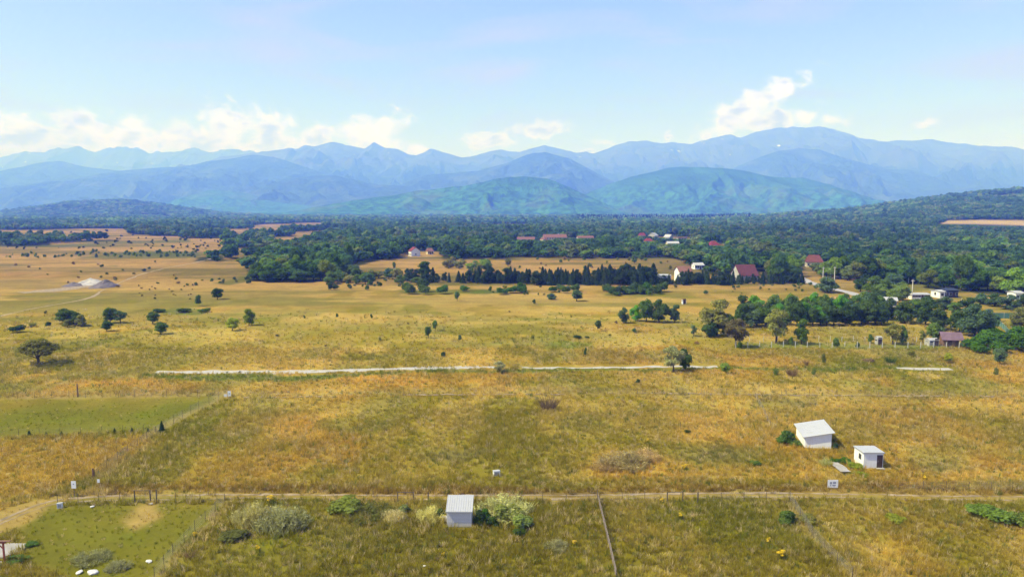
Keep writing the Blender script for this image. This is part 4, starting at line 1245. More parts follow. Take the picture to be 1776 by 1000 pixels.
def cabin():
    P3 = unproj(1652, 601); k = depth_of(P3) / FPX
    root = obj('cabin', None, None, tuple(P3), math.radians(-14)); tag(root, "timber cabin with a mauve gabled roof and open porch by the concrete-post fence", "cabin")
    a, d, hw, hr = 14.5 * k, 2.3, 2.0, 1.5
    p = Poly().box(-a, a * 0.25, 0.0, 2 * d, 0, hw).box(a * 0.251, a, d, 2 * d, 0, hw)
    p.add([(-a, 0, hw), (-a, 2 * d, hw), (-a, d, hw + hr)], [(0, 2, 1)])
    wl = obj('wall', p.mesh('wall', M['timber']), root)
    for i in range(7):
        obj('plank', Poly().box(-a - 0.03, -a, 0.02, 2 * d - 0.02, 0.05 + i * 0.28, 0.29 + i * 0.28).mesh('plank', M['timber']), wl)
    for q in (0.3, 0.95):
        obj('post', Poly().box(a * q - 0.06, a * q + 0.06, 0.05, 0.17, 0, hw).mesh('post', M['timber']), root)
    o = 0.45; e = hr / d * o; z0, z1 = hw - e + 0.03, hw + hr + 0.03
    lo = [(-a - o, -o, z0), (a + o, -o, z0), (a + o, 2 * d + o, z0), (-a - o, 2 * d + o, z0), (-a - o, d, z1), (a + o, d, z1)]
    hi = [(x, y, z + 0.1) for x, y, z in lo]
    obj('roof', Poly().add(lo + hi, [(6, 7, 11, 10), (8, 9, 10, 11), (0, 4, 5, 1), (2, 5, 4, 3), (0, 1, 7, 6), (2, 3, 9, 8), (1, 5, 11, 7), (5, 2, 8, 11), (3, 4, 10, 9), (4, 0, 6, 10)]).mesh('roof', M['mauve']), root)
    obj('door', Poly().box(-a * 0.5, -a * 0.5 + 0.9, -0.05, 0, 0, 1.85).mesh('door', M['dark_door']), root)


cabin()


def tarp_wall(pts, h, label):
    W = [unproj(*q)[:2] for q in pts]; o0 = W[0]
    root = obj('screen_fence', None, None, (o0[0], o0[1], 0)); tag(root, label, "fence")
    for a, c in zip(W[:-1], W[1:]):
        d = c - a; L = np.linalg.norm(d); n = max(1, int(L / 3)); ang = math.atan2(d[1], d[0])
        pm = Poly().box(0.03, L / n - 0.03, -0.02, 0.02, 0.05, h).mesh('screen_panel', M['teal'])
        for i in range(n):
            q = a + d * i / n - o0
            obj('screen_panel', pm, root, (q[0], q[1], 0), ang)
            obj('post', CPOST, root, (q[0], q[1], 0), ang, (0.7, 0.7, h + 0.1))


tarp_wall([(1722, 552), (1760, 552), (1800, 553)], 1.9, "green screen fence at the right edge below the pale field")
tarp_wall([(1728, 561), (1742, 572), (1752, 584)], 1.6, "green screen fence turning towards the bright bushes at the right edge")


def pole(px, py, h, label, arm=True):
    P3 = unproj(px, py)
    root = obj('utility_pole', None, None, tuple(P3)); tag(root, label, "pole", None)
    obj('shaft', Poly().tube([(0, 0, -0.4), (0, 0, h * 0.5), (0, 0, h)], [0.24, 0.20, 0.14], 8).mesh('shaft', M['concrete_post']), root)
    if arm:
        obj('cross_arm', Poly().box(-0.7, 0.7, -0.06, 0.06, h - 0.7, h - 0.55).mesh('cross_arm', M['concrete_post']), root)
        for x in (-0.6, 0, 0.6):
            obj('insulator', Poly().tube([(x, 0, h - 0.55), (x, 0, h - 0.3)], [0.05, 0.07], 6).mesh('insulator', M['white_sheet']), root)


pole(1427, 489, 7.6, "concrete utility pole nearer the red-brown roof beside the lane")
pole(1447, 489, 7.8, "second concrete utility pole along the lane")
pole(1575.5, 491, 8.4, "tall concrete utility pole against the right wood")
pole(1581.5, 519, 8.2, "tall concrete utility pole by the low white farm building")


def heap(px, py, w, h, mat, label, seed, depth=8.0):
    P3 = unproj(px, py); k = depth_of(P3) / FPX
    n, m_ = 40, 20
    u, v = np.meshgrid(np.linspace(-1, 1, n), np.linspace(-1, 1, m_))
    r = np.sqrt(u ** 2 + v ** 2)
    z = np.clip(1 - r, 0, 1) ** 0.8 * (0.55 + 0.9 * fbm(u * 2.2 + 5, v * 2 + 5, seed, 4)) * h * k - 0.05
    i = np.arange(m_ - 1)[:, None] * n + np.arange(n - 1)[None, :]
    f = np.stack([i, i + 1, i + n + 1, i + n], -1).reshape(-1, 4)
    me = mesh_arrays('gravel_heap', np.stack([u.ravel() * w * k / 2, v.ravel() * depth, z.ravel()], 1), f, False, [mat])
    return tag(obj('gravel_heap', me, None, tuple(P3)), label, "gravel heap")


heap(182, 497, 42, 12, M['dark_gravel'], "dark gravel heap at the right end of the pale quarry patch", 3, 9)
heap(128, 495, 34, 6, M['dark_gravel'], "low dark gravel heap left of the larger heap", 5, 7)
heap(158, 492, 52, 9, M['gravel'], "pale gravel heap behind the dark heaps on the left meadow", 8, 9)
strip("gravel_path", "pale bare patch around the gravel heaps", [(40, 508), (80, 505), (120, 500), (160, 497), (200, 494)], 9.0, M['earth'], 0.05, 3.0, 1.0, 29)

# ------------------------------------------------------------------ trees that stand alone or in small groups
T = tree
T(67, 632, 70, 47, 'umbrella', OLIVE, "large wide-crowned dark tree alone at the left edge of the meadow")
T(113, 562, 44, 29, 'round', DARK, "dark round tree, biggest of the group left of the meadow")
T(133, 564, 28, 24, 'clump', DARK, "dark tree behind the lighter one in the left group")
T(141, 566, 26, 22, 'ragged', OLIVE, "lighter olive tree at the right of the left group")
T(191, 560, 30, 29, 'round', MID, "dark round tree of the pair right of the left group")
T(209, 560, 26, 23, 'loose', BLUE, "greyer tree leaning right beside the dark round one")
T(185, 574, 25, 20, 'round', DARK, "low dark tree in front of the pair right of the left group")
T(265, 561, 27, 22, 'round', MID, "round green tree behind its twin left of the yellow-green pair")
T(279, 579, 29, 22, 'round', MID, "round green tree in front of its twin with a short trunk")
T(377, 519, 25, 21, 'round', DARK, "compact dark tree with a clear shadow on the tan meadow")
T(403, 573, 27, 24, 'round', LIME, "yellow-green tree, lower left of the yellow-green pair")
T(432, 564, 28, 30, 'ragged', LIGHT, "yellow-green tree, taller one of the pair")
T(743, 586, 16, 20, 'tall', DARK, "small dark tree left of its taller neighbour in mid meadow")
T(755, 574, 13, 19, 'tall', MID, "small upright tree right behind the dark one in mid meadow")
T(866, 647, 27, 22, 'loose', GREY, "grey-green bushy tree standing on the gravel strip")
T(1168, 645, 46, 48, 'loose', GREY, "large silvery grey tree on the gravel strip")
T(1188, 641, 27, 38, 'ragged', DARK, "dark tree touching the right side of the silvery tree")
T(1258, 647, 21, 20, 'round', LIGHT, "small green tree right of the silvery tree on the strip")
T(1000, 522, 27, 20, 'broad', BLUE, "wide dark bush-like tree in the tan meadow below the fir hedge")
T(957, 519, 21, 12, 'clump', BLUE, "low spreading tree left of the wide dark one below the fir hedge")
T(793, 522, 13, 17, 'tall', MID, "small tree with bare stem below the fir hedge")
T(734, 506, 28, 24, 'round', DARK, "dark round tree in front of the pointed dark conifer")
T(706, 506, 19, 18, 'round', MID, "green round tree left of the dark one in front of the pointed conifer")
T(1037, 574, 15, 19, 'tall', BLUE, "small grey-green tree left of the dark clump in mid meadow")
T(1081, 560, 22, 30, 'clump', BLUE, "left tree of the dark clump in mid meadow")
T(1103, 556, 24, 30, 'clump', BRIGHT, "second tree of the dark clump in mid meadow")
T(1121, 558, 32, 42, 'round', MID, "tall middle tree of the dark clump in mid meadow")
T(1143, 559, 36, 44, 'clump', DARK, "widest tree of the dark clump in mid meadow")
T(1170, 559, 26, 32, 'ragged', BLUE, "right outermost tree of the dark clump in mid meadow")
T(1203, 583, 16, 20, 'loose', BLUE, "slim grey tree left of the wooded corner")
T(1243, 582, 66, 64, 'ragged', OLIVE, "large olive tree at the left end of the hedgerow")
T(1230, 584, 36, 30, 'clump', DARK, "dark low tree under the large olive tree")
T(1262, 582, 40, 42, 'clump', MID, "mid-green tree right behind the large olive tree")
T(1276, 602, 50, 52, 'loose', (0.085, 0.075, 0.045), "brownish thin-crowned tree with a tall bare trunk at the fence end")
T(1346, 595, 56, 64, 'loose', OLIVE, "large pale olive tree in front of the hedgerow")
T(1390, 597, 34, 46, 'ragged', MID, "darker tree right of the large pale olive tree")
T(1548, 597, 36, 38, 'loose', OLIVE, "spreading olive tree with forked trunk inside the fenced strip")
T(1566, 597, 20, 34, 'ragged', MID, "narrow darker tree right against the forked olive tree")
T(1619, 594, 36, 36, 'broad', MID, "green tree behind the grey lean-to")
T(1600, 594, 16, 22, 'loose', OLIVE, "thin pale tree left of the tree behind the lean-to")
T(1734, 632, 26, 32, 'round', BLUE, "dark bluish tree below the bright bushes at the right")
T(1766, 572, 40, 40, 'ragged', OLIVE, "brown-green tree at the right edge above the bright bushes")
T(1436, 507, 44, 30, 'clump', BLUE, "dark tree standing over the grey lane")
T(1520, 508, 50, 32, 'clump', MID, "wide green tree between the lane and the farm buildings")
T(1560, 512, 34, 24, 'loose', LIGHT, "yellowish tree left of the farm utility pole")
T(1395, 461, 16, 20, 'round', LIGHT, "light green tree touching the red-brown roof on its left")
T(683, 468, 9, 14, 'tall', MID, "slim tree standing in the tan wedge field")
T(1100, 457, 14, 17, 'round', MID, "round tree in the tan field, left of its partner")
T(1112, 452, 14, 14, 'round', MID, "round tree in the tan field, right of its partner")
T(736, 486, 42, 34, 'ragged', DARK, "tall dark tree rising behind the round tree pair")
T(1690, 583, 60, 62, 'clump', BLUE, "massive dark tree behind the mauve-roofed cabin")
T(1664, 576, 46, 40, 'round', DARK, "dark tree filling the gap left of the massive one")
T(1715, 578, 40, 46, 'clump', BLUE, "dark tree at the right side of the massive one")
T(1630, 572, 40, 42, 'clump', DARK, "very dark tree above the grey lean-to")
T(1605, 563, 46, 44, 'ragged', DARK, "dark shady tree right of the hedgerow")
T(1570, 560, 46, 42, 'clump', DARK, "dark tree behind the forked olive tree")
T(1655, 548, 30, 26, 'loose', MID, "loose green tree beyond the massive dark one")

# hedgerow of close-set trees
k = 0
for i, px in enumerate(np.linspace(1285, 1532, 19)):
    for row in range(2):
        py = (563 if px > 1330 else 566) - row * 9 + _r.uniform(-2, 2)
        T(px + row * 6 + _r.uniform(-4, 4), py, _r.uniform(30, 42), _r.uniform(34, 48) + row * 3, _r.choice(['clump', 'round', 'ragged', 'clump']),
          _r.choice([MID, BRIGHT, DARK, DARK, BLUE, MID]), "leafy tree packed in the long dark green hedgerow behind the concrete-post fence", "trees of the hedgerow")
for i in range(30):
    T(_r.uniform(562, 725), _r.uniform(478, 494), _r.uniform(16, 32), _r.uniform(13, 25), _r.choice(['clump', 'round', 'ragged', 'broad']), _r.choice([MID, DARK, OLIVE, MID, BLUE]),
      "leafy tree in the ragged belt below the tan wedge field", "ragged belt below the wedge field")
for i in range(16):
    T(_r.uniform(770, 890), _r.uniform(458, 478), _r.uniform(14, 26), _r.uniform(11, 20), _r.choice(['clump', 'round', 'ragged']), _r.choice([MID, DARK, OLIVE, LIGHT]),
      "leafy tree behind the left end of the fir hedge, right of the wedge field", "trees right of the wedge field")
for i in range(15):
    T(_r.uniform(1468, 1570), _r.uniform(497, 530), _r.uniform(22, 38), _r.uniform(16, 28), _r.choice(['clump', 'round', 'ragged', 'broad']), _r.choice([MID, DARK, BLUE, LIGHT]),
      "leafy tree in the loose grove between the lane and the farm pole", "loose grove by the lane")
for px, py, w, h in ((1700, 527, 30, 20), (1725, 531, 36, 24), (1750, 536, 40, 28), (1680, 541, 36, 28), (1640, 536, 34, 24), (1610, 541, 40, 30), (1590, 549, 44, 34), (1776, 531, 30, 24)):
    T(px, py, w, h, 'clump', _r.choice([DARK, MID, BLUE]), "dark leafy tree in the broken row below the navy-roofed building", "broken row below the navy building")
# bright scrub at the right edge
for (px, py, w, h) in ((1690, 606, 44, 30), (1715, 600, 50, 36), (1748, 604, 52, 38), (1776, 610, 50, 40), (1735, 612, 40, 26), (1762, 590, 50, 30), (1700, 612, 36, 20), (1790, 596, 40, 36), (1724, 586, 36, 22)):
    shrub(px, py, w, h, _r.choice(['dome', 'low']), BRIGHT, "bright green bush in the tangle right of the mauve-roofed cabin", "bright bushes at the right edge")

# firs of the long hedge
for x0, x1, y0, y1, hh, n, where in ((700, 822, 487, 491, 22, 14, "in the loose left end of the fir hedge, below the tan wedge field"), (822, 866, 489, 492, 26, 13, "in the first dense block of the fir hedge from the left"),
                                     (868, 920, 489, 493, 24, 13, "in the second dense block of the fir hedge from the left"), (926, 1008, 490, 494.5, 27, 22, "in the middle block of the fir hedge, left half"),
                                     (1010, 1056, 490, 495, 28, 14, "in the middle block of the fir hedge, right half"), (1056, 1134, 489, 494.5, 31, 26, "in the tallest block of the fir hedge, left of the long white building"),
                                     (1134, 1180, 492, 494, 15, 8, "low in front of the long white building"), (1180, 1275, 491, 494.5, 23, 24, "in front of the pinkish-roofed white house"),
                                     (1275, 1395, 490, 493, 20, 22, "at the right end of the fir hedge, below the maroon roof")):
    for i in range(n):
        t = (i + _r.uniform(0.0, 1.0)) / n
        h = hh * _r.uniform(0.6, 1.15)
        T(x0 + (x1 - x0) * t, _r.uniform(y0, y1), h * _r.uniform(0.6, 1.0), h, _r.choice(['fir', 'fir_slim', 'clump', 'fir', 'ragged']), _r.choice([(0.014, 0.028, 0.014), (0.018, 0.034, 0.017), (0.022, 0.038, 0.022)]),
          "dark fir " + where, "firs of the long hedge", fir=True)

# conifers along the green field fence
for i, (px, w, h, lab) in enumerate(((281, 15, 20, "largest young conifer, at the fence corner of the green field"), (257, 8, 9, "young conifer next to the fence corner conifer"), (229, 9, 10, "third young conifer from the fence corner"),
                                     (199, 9, 10, "fourth young conifer from the fence corner"), (137, 5, 6, "tiny conifer alone in the fence gap"), (107, 7, 7, "small leaning conifer in the left half of the fence"),
                                     (80, 7, 7, "small conifer between two others in the left half of the fence"), (51, 10, 10, "bushier young conifer near the left edge of the green field"))):
    T(px, 749.5 + (281 - px) * 0.026, w, h, 'fir', (0.014, 0.03, 0.014), lab, "young conifers along the green field fence", fir=True)

# ------------------------------------------------------------------ shrubs
SH = [(29, 576, 30, 17, 'low', DARK, "low dark bush at the left edge above the wide-crowned tree"), (57, 567, 13, 9, 'twiggy', OLIVE, "tiny olive bush right of the low dark bush"),
      (83, 566, 14, 10, 'dome', DARK, "tiny dark bush left of the left tree group"), (116, 567, 24, 16, 'dome', OLIVE, "olive bush in front of the left tree group"),
      (798, 591, 9, 11, 'upright', BLUE, "small dark upright bush right of the mid-meadow tree pair"), (768, 618, 14, 10, 'dome', DARK, "small dark bush above the gravel strip"),
      (644, 553, 7, 9, 'upright', BLUE, "small upright bush in the open middle meadow"), (585, 551, 7, 8, 'upright', BLUE, "tiny upright bush in the middle of three"), (528, 553, 6, 7, 'upright', MID, "tiny upright bush, first of three from the left"),
      (659, 592, 7, 8, 'upright', OLIVE, "tiny olive bush below the open middle meadow"), (926, 527, 10, 10, 'dome', DARK, "small dark bush left of the low spreading tree"), (1100, 577, 11, 10, 'dome', MID, "small bush under the dark clump"),
      (1015, 618, 8, 16, 'upright', BLUE, "slender dark bush above the gravel strip"), (1001, 587, 18, 9, 'low', DARK, "low dark bush patch in the middle meadow"), (1018, 586, 10, 5, 'low', DARK, "flat dark bush beside the low patch"),
      (923, 588, 10, 8, 'dome', OLIVE, "faint olive bush left of the low dark patch"), (1371, 598, 13, 17, 'dome', MID, "rounded bush inside the fence under the pale olive tree"), (1451, 603, 17, 21, 'dome', MID, "dense round bush on the concrete-post fence line"),
      (1510, 595, 15, 19, 'dome', MID, "dense round bush behind the fence near the grey hut"), (1487, 603, 10, 12, 'dome', MID, "smaller round bush on the fence between two larger ones"), (1282, 604, 14, 14, 'dome', MID, "green bush at the left end of the concrete-post fence"),
      (1208, 596, 10, 6, 'low', BROWN, "low brown bush left of the fence end"), (1427, 633, 11, 21, 'upright', OLIVE, "tall narrow bush in the meadow below the fence"), (1506, 629, 22, 11, 'low', BROWN, "grey-brown low bush in the meadow below the fence"),
      (1544, 631, 22, 14, 'twiggy', MID, "spiky green bush right of the grey-brown one"), (1581, 619, 20, 14, 'dome', OLIVE, "flat olive bush close below the fence"), (1646, 629, 23, 21, 'dome', LIME, "round yellow-green bush below the mauve-roofed cabin"),
      (1728, 653, 12, 16, 'upright', OLIVE, "thin olive bush below the dark bluish tree"), (1373, 652, 22, 14, 'twiggy', BROWN, "brownish twiggy bush below the strip"), (1412, 652, 11, 14, 'upright', LIGHT, "light green narrow bush below the strip"),
      (1345, 650, 9, 13, 'twiggy', LIGHT, "sparse light bush left of the brownish twiggy one"), (1398, 633, 10, 8, 'twiggy', BROWN, "small brown twig bush above the strip"), (1106, 664, 11, 9, 'dome', BLUE, "small dark bush below the silvery tree"),
      (951, 709, 40, 20, 'twiggy', BROWN, "brown heap of dry brushwood in the meadow"), (1362, 770, 40, 30, 'dome', MID, "dense green bush against the left wall of the white barn"), (1380, 774, 24, 16, 'low', MID, "low green growth at the corner of the white barn"),
      (1448, 779, 14, 14, 'dome', DARK, "dark growth in the shade right of the white barn"), (1449, 802, 22, 10, 'low', BRIGHT, "bright green plants at the top of the concrete path"), (1483, 812, 30, 14, 'low', LIME, "yellow-green plants between the path and the small white shed"),
      (1466, 803, 26, 12, 'low', BRIGHT, "bright plants along the wall of the small white shed"), (1432, 806, 20, 15, 'weedy', PALE, "pale tall weeds left of the concrete path"), (1490, 824, 26, 9, 'weedy', LIME, "yellowish weeds below the concrete path"),
      (1362, 907, 46, 27, 'dome', MID, "dark green bush left of the diagonal fence at the lower right"), (1400, 905, 40, 16, 'low', OLIVE, "low olive growth across the diagonal fence"), (1553, 905, 36, 18, 'low', LIME, "yellow-green low bush at the lower right"),
      (1700, 893, 54, 26, 'low', LIGHT, "light green bramble patch at the right edge, left end"), (1735, 905, 60, 30, 'low', LIGHT, "light green bramble patch in the middle of the right edge"), (1772, 912, 56, 34, 'low', LIGHT, "light green bramble patch cut by the right edge"),
      (440, 905, 70, 38, 'weedy', (0.23, 0.215, 0.12), "left half of the tall grey-green weed thicket"), (490, 914, 84, 42, 'weedy', (0.22, 0.21, 0.12), "right half of the tall grey-green weed thicket"), (465, 912, 60, 22, 'low', (0.085, 0.09, 0.045), "dark leafy base of the grey-green weed thicket"),
      (525, 908, 36, 20, 'low', (0.095, 0.10, 0.05), "grey leafy bush at the right end of the weed thicket"), (600, 885, 70, 26, 'low', (0.10, 0.12, 0.03), "broad low green mound left of the ribbed-roof shed"), (640, 893, 80, 22, 'weedy', OLIVE, "olive weeds right of the green mound"),
      (703, 890, 30, 18, 'dome', (0.09, 0.115, 0.06), "grey-green bush left of the ribbed-roof shed"), (746, 902, 46, 30, 'weedy', (0.42, 0.38, 0.20), "cream flowering weeds touching the boards"), (762, 898, 26, 20, 'dome', DARK, "dark bush at the left wall of the ribbed-roof shed"),
      (684, 902, 40, 24, 'weedy', (0.34, 0.31, 0.18), "pale straw weeds beyond the grey-green bush"), (832, 912, 26, 36, 'dome', DARK, "dark bush at the right wall of the ribbed-roof shed"), (843, 905, 24, 26, 'upright', BRIGHT, "bright green leafy bush beside the dark one"),
      (855, 914, 30, 22, 'dome', DARK, "dark leafy bush in front of the pale blossoms"), (880, 900, 60, 36, 'low', (0.135, 0.16, 0.05), "light green bush covered with pale blossom right of the shed"), (872, 890, 90, 34, 'weedy', (0.36, 0.36, 0.20), "cream flowering weeds behind the light green bush"),
      (905, 915, 44, 32, 'low', (0.13, 0.155, 0.05), "light green bush sloping down right of the blossoms"), (900, 928, 30, 18, 'low', DARK, "dark low bush at the foot of the blossom thicket"), (405, 933, 56, 16, 'low', (0.07, 0.075, 0.03), "low dark patch of growth in the golden grass"),
      (330, 966, 24, 12, 'twiggy', BROWN, "brown dry weeds beside the trampled fence line"), (965, 950, 40, 18, 'weedy', GREY, "grey-green weeds left of the slatted fence"), (1085, 806, 80, 28, 'weedy', (0.25, 0.20, 0.115), "pale brown dry weed thicket in the middle meadow"),
      (1052, 812, 46, 18, 'weedy', (0.24, 0.19, 0.115), "darker dry weeds at the left of the pale brown thicket"), (1118, 796, 50, 24, 'weedy', (0.27, 0.22, 0.13), "beige dry weeds at the right of the pale brown thicket"),
      (1192, 751, 14, 9, 'low', DARK, "small dark bush in the olive meadow above the dry thicket"), (1310, 806, 24, 10, 'low', MID, "small green patch bush left of the white shed"), 
      
      (343, 531, 16, 20, 'upright', MID, "green pointed bush on the green hummock"), (318, 541, 30, 10, 'low', MID, "flat green bush patch of the green hummock"), (275, 541, 26, 9, 'low', MID, "flat green bush at the left of the green hummock"),
      (354, 541, 26, 9, 'low', MID, "flat green bush at the right of the green hummock"), (160, 970, 60, 14, 'weedy', GREY, "grey weeds above the white stone block"), (205, 985, 40, 14, 'weedy', GREY, "grey weeds right of the white stone block"),
      (30, 972, 40, 10, 'low', MID, "low green growth along the concrete floor of the shelter"), (55, 945, 26, 8, 'low', MID, "green tufts at the far corner of the concrete floor")]
for s_ in SH:
    shrub(*s_)


def flowers(px, py, w, h, label):
    P3 = unproj(px, py); k = depth_of(P3) / FPX
    root = obj('flower_clump', None, None, tuple(P3), _r.uniform(0, 6)); tag(root, label, "flowers", "yellow flower clumps in the near meadow")
    sc = (w * k, w * k, h * k * 1.2)
    obj('flower_heads', SHRUBS['flowers'], root, scale=sc)
    s2 = obj('stems', FLOWER_STEMS, root, scale=sc); s2.color = (*LIME, 1)


for f_ in ((470, 874, 20, 14, "yellow flower clump on top of the grey-green thicket"), (337, 934, 12, 11, "yellow flower clump beside the trampled fence line"), (447, 957, 12, 11, "yellow flower clump low in the golden grass"),
           (1357, 967, 22, 12, "yellow flower clump left of the diagonal fence at the bottom"), (1149, 873, 10, 9, "yellow flower clump under the second gate frame"), (1180, 899, 10, 9, "yellow flower clump below the second gate frame"),
           (995, 946, 14, 9, "yellow flower clump left of the slatted fence"), (1334, 940, 9, 8, "yellow flower clump above the bottom right one"), (1188, 815, 12, 9, "yellow flower clump in the meadow above the track"), (1331, 942, 9, 7, "small yellow flower clump beside another by the diagonal fence"),
           (692, 905, 8, 9, "yellow-green flower stalk below the pale straw weeds"), (1123, 768, 8, 7, "tiny yellow flower clump beside the dry thicket"), (1604, 832, 10, 7, "yellow flower clump above the track at the right"), (770, 965, 9, 7, "yellow flower clump in the tall grass below the shed")):
    flowers(*f_)

# young trees planted in a row on the far left, and scattered bushes of the dry meadows
SCRUB = []


def scatter_shrubs(n, x0, x1, y0, y1, wmin, wmax, tints, label, group, kinds=('dome', 'low', 'upright'), seed=0, name='shrub', cat='shrub', mass=False):
    r = random.Random(seed)
    for _ in range(n):
        px, py = r.uniform(x0, x1), r.uniform(y0, y1)
        w = r.uniform(wmin, wmax)
        if mass:
            P3 = unproj(px, py); k = depth_of(P3) / FPX
            SCRUB.append((tuple(P3), r.choice(tints), (w * k, w * k, w * k * r.uniform(0.6, 1.1))))
        else:
            shrub(px, py, w, w * r.uniform(0.6, 1.1), r.choice(kinds), r.choice(tints), label, group, name, cat)


scatter_shrubs(20, 0, 128, 441, 448, 4, 8, [MID, LIGHT], "young green tree in the sparse left part of the planted row", "planted row, left part", ('upright', 'dome'), 1, 'young_tree', 'young tree')
scatter_shrubs(62, 133, 348, 437, 447, 5, 9, [MID, LIGHT, BLUE], "young green tree in the dense part of the planted row on the left plain", "planted row, dense part", ('upright', 'dome'), 2, 'young_tree', 'young tree')
scatter_shrubs(60, 300, 490, 416, 440, 3, 7, [DARK, MID], "small dark bush dotting the far dry plain left of the wood", "bushes of the far plain", seed=3, mass=True)
scatter_shrubs(22, 240, 340, 495, 520, 3, 6, [BROWN, OLIVE], "tiny brownish bush dotting the tan meadow above the green hummock", "brownish bushes of the tan meadow", seed=4, mass=True)
scatter_shrubs(14, 300, 440, 485, 496, 5, 11, [DARK, MID, OLIVE], "bush at the edge of the wood's green verge", "bushes by the green verge", seed=5)
scatter_shrubs(26, 20, 340, 455, 500, 4, 8, [DARK, OLIVE, BROWN], "small bush far apart from others around the curving track", "bushes around the curving track", ('low', 'dome'), 6)
scatter_shrubs(30, 565, 700, 485, 505, 6, 15, [MID, DARK, OLIVE], "bush at the lower fringe of the left wood", "bushes at the wood fringe", seed=7)
scatter_shrubs(28, 820, 1320, 498, 512, 4, 11, [MID, OLIVE, DARK], "small bush scattered on the tan meadow just below the fir hedge", "bushes below the fir hedge", seed=8)
scatter_shrubs(30, 900, 1230, 450, 470, 5, 10, [MID, OLIVE, BROWN], "small bush dotted over the tan field behind the fir hedge", "bushes of the tan field", ('upright', 'dome'), 9)
scatter_shrubs(24, 690, 1160, 503, 511, 10, 26, [MID, BRIGHT], "flat green bush in the low green line across the tan meadow", "green line bushes", ('low',), 10)
scatter_shrubs(22, 0, 1250, 540, 650, 3, 7, [OLIVE, BROWN], "tiny dry bush in the open meadow above the gravel strip", "tiny bushes of the open meadow", seed=11, mass=True)
scatter_shrubs(120, 0, 480, 402, 434, 3, 8, [DARK, MID], "tiny dark bush on the pale plain before the far left wood", "bushes of the pale plain", seed=12, mass=True)
scatter_shrubs(16, 1280, 1430, 494, 506, 4, 9, [OLIVE, MID], "small bush on the tan slope above the hedgerow", "bushes above the hedgerow", seed=13)
scatter_shrubs(26, 1060, 1150, 505, 513, 12, 24, [MID, DARK], "dark green bush in the short hedge line below the fir hedge", "short hedge line", ('low',), 14)

# ------------------------------------------------------------------ the wood: nearest trees one by one, the rest as one mass
def instancer(name, label, pts, tints, scales, rots, protos, mat_kind='stuff'):
    me = bpy.data.meshes.new(name)
    me.vertices.add(len(pts)); me.vertices.foreach_set("co", np.asarray(pts, np.float32).ravel())
    a = me.attributes.new('tint', 'FLOAT_COLOR', 'POINT'); c = np.ones((len(pts), 4), np.float32); c[:, :3] = tints; a.data.foreach_set('color', c.ravel())
    a = me.attributes.new('size', 'FLOAT_VECTOR', 'POINT'); a.data.foreach_set('vector', np.asarray(scales, np.float32).ravel())
    a = me.attributes.new('turn', 'FLOAT_VECTOR', 'POINT'); r3 = np.zeros((len(pts), 3), np.float32); r3[:, 2] = rots; a.data.foreach_set('vector', r3.ravel())
    a = me.attributes.new('pick', 'INT', 'POINT'); a.data.foreach_set('value', rng.integers(0, len(protos), len(pts)).astype(np.int32))
    me.update()
    o = obj(name, me); tag(o, label, None, None, mat_kind)
    ng = bpy.data.node_groups.new(name + '_nodes', 'GeometryNodeTree')
    ng.interface.new_socket('Geometry', in_out='INPUT', socket_type='NodeSocketGeometry')
    ng.interface.new_socket('Geometry', in_out='OUTPUT', socket_type='NodeSocketGeometry')
    N = ng.nodes; L = ng.links.new
    gi, go = N.new('NodeGroupInput'), N.new('NodeGroupOutput')
    g2i = N.new('GeometryNodeGeometryToInstance')
    for pm in reversed(protos):
        po = bpy.data.objects.new(name + '_source', pm)
        oi = N.new('GeometryNodeObjectInfo'); oi.inputs['Object'].default_value = po; oi.inputs['As Instance'].default_value = False
        L(oi.outputs['Geometry'], g2i.inputs[0])
    iop = N.new('GeometryNodeInstanceOnPoints')
    def attr(nm, t):
        nd = N.new('GeometryNodeInputNamedAttribute'); nd.data_type = t; nd.inputs['Name'].default_value = nm
        return nd.outputs[0]
    e2r = N.new('FunctionNodeEulerToRotation')
    L(attr('turn', 'FLOAT_VECTOR'), e2r.inputs[0])
    L(gi.outputs[0], iop.inputs['Points']); L(g2i.outputs[0], iop.inputs['Instance'])
    iop.inputs['Pick Instance'].default_value = True
    L(attr('pick', 'INT'), iop.inputs['Instance Index']); L(e2r.outputs[0], iop.inputs['Rotation']); L(attr('size', 'FLOAT_VECTOR'), iop.inputs['Scale'])
    L(iop.outputs[0], go.inputs[0])
    md = o.modifiers.new('scatter', 'NODES'); md.node_group = ng
    return o


def wood_mask(px, py, x, y):
    f = np.clip((py - 372) / 30, 0.15, 1.6)
    px = px + (fbm(x / 60, y / 80, 121, 4) - 0.5) * 70 * f
    py = py + (fbm(x / 60 + 9, y / 80, 125, 4) - 0.5) * 13 * f
    m_ = inpoly(px, py, FOREST)
    for q in WOODS_LEFT:
        m_ |= inpoly(px, py, q)
    for q in CLEAR:
        m_ &= ~inpoly(px, py, q)
    m_ &= ~inpoly(*flat_px(x, y), FIELD_RIGHT)
    return m_


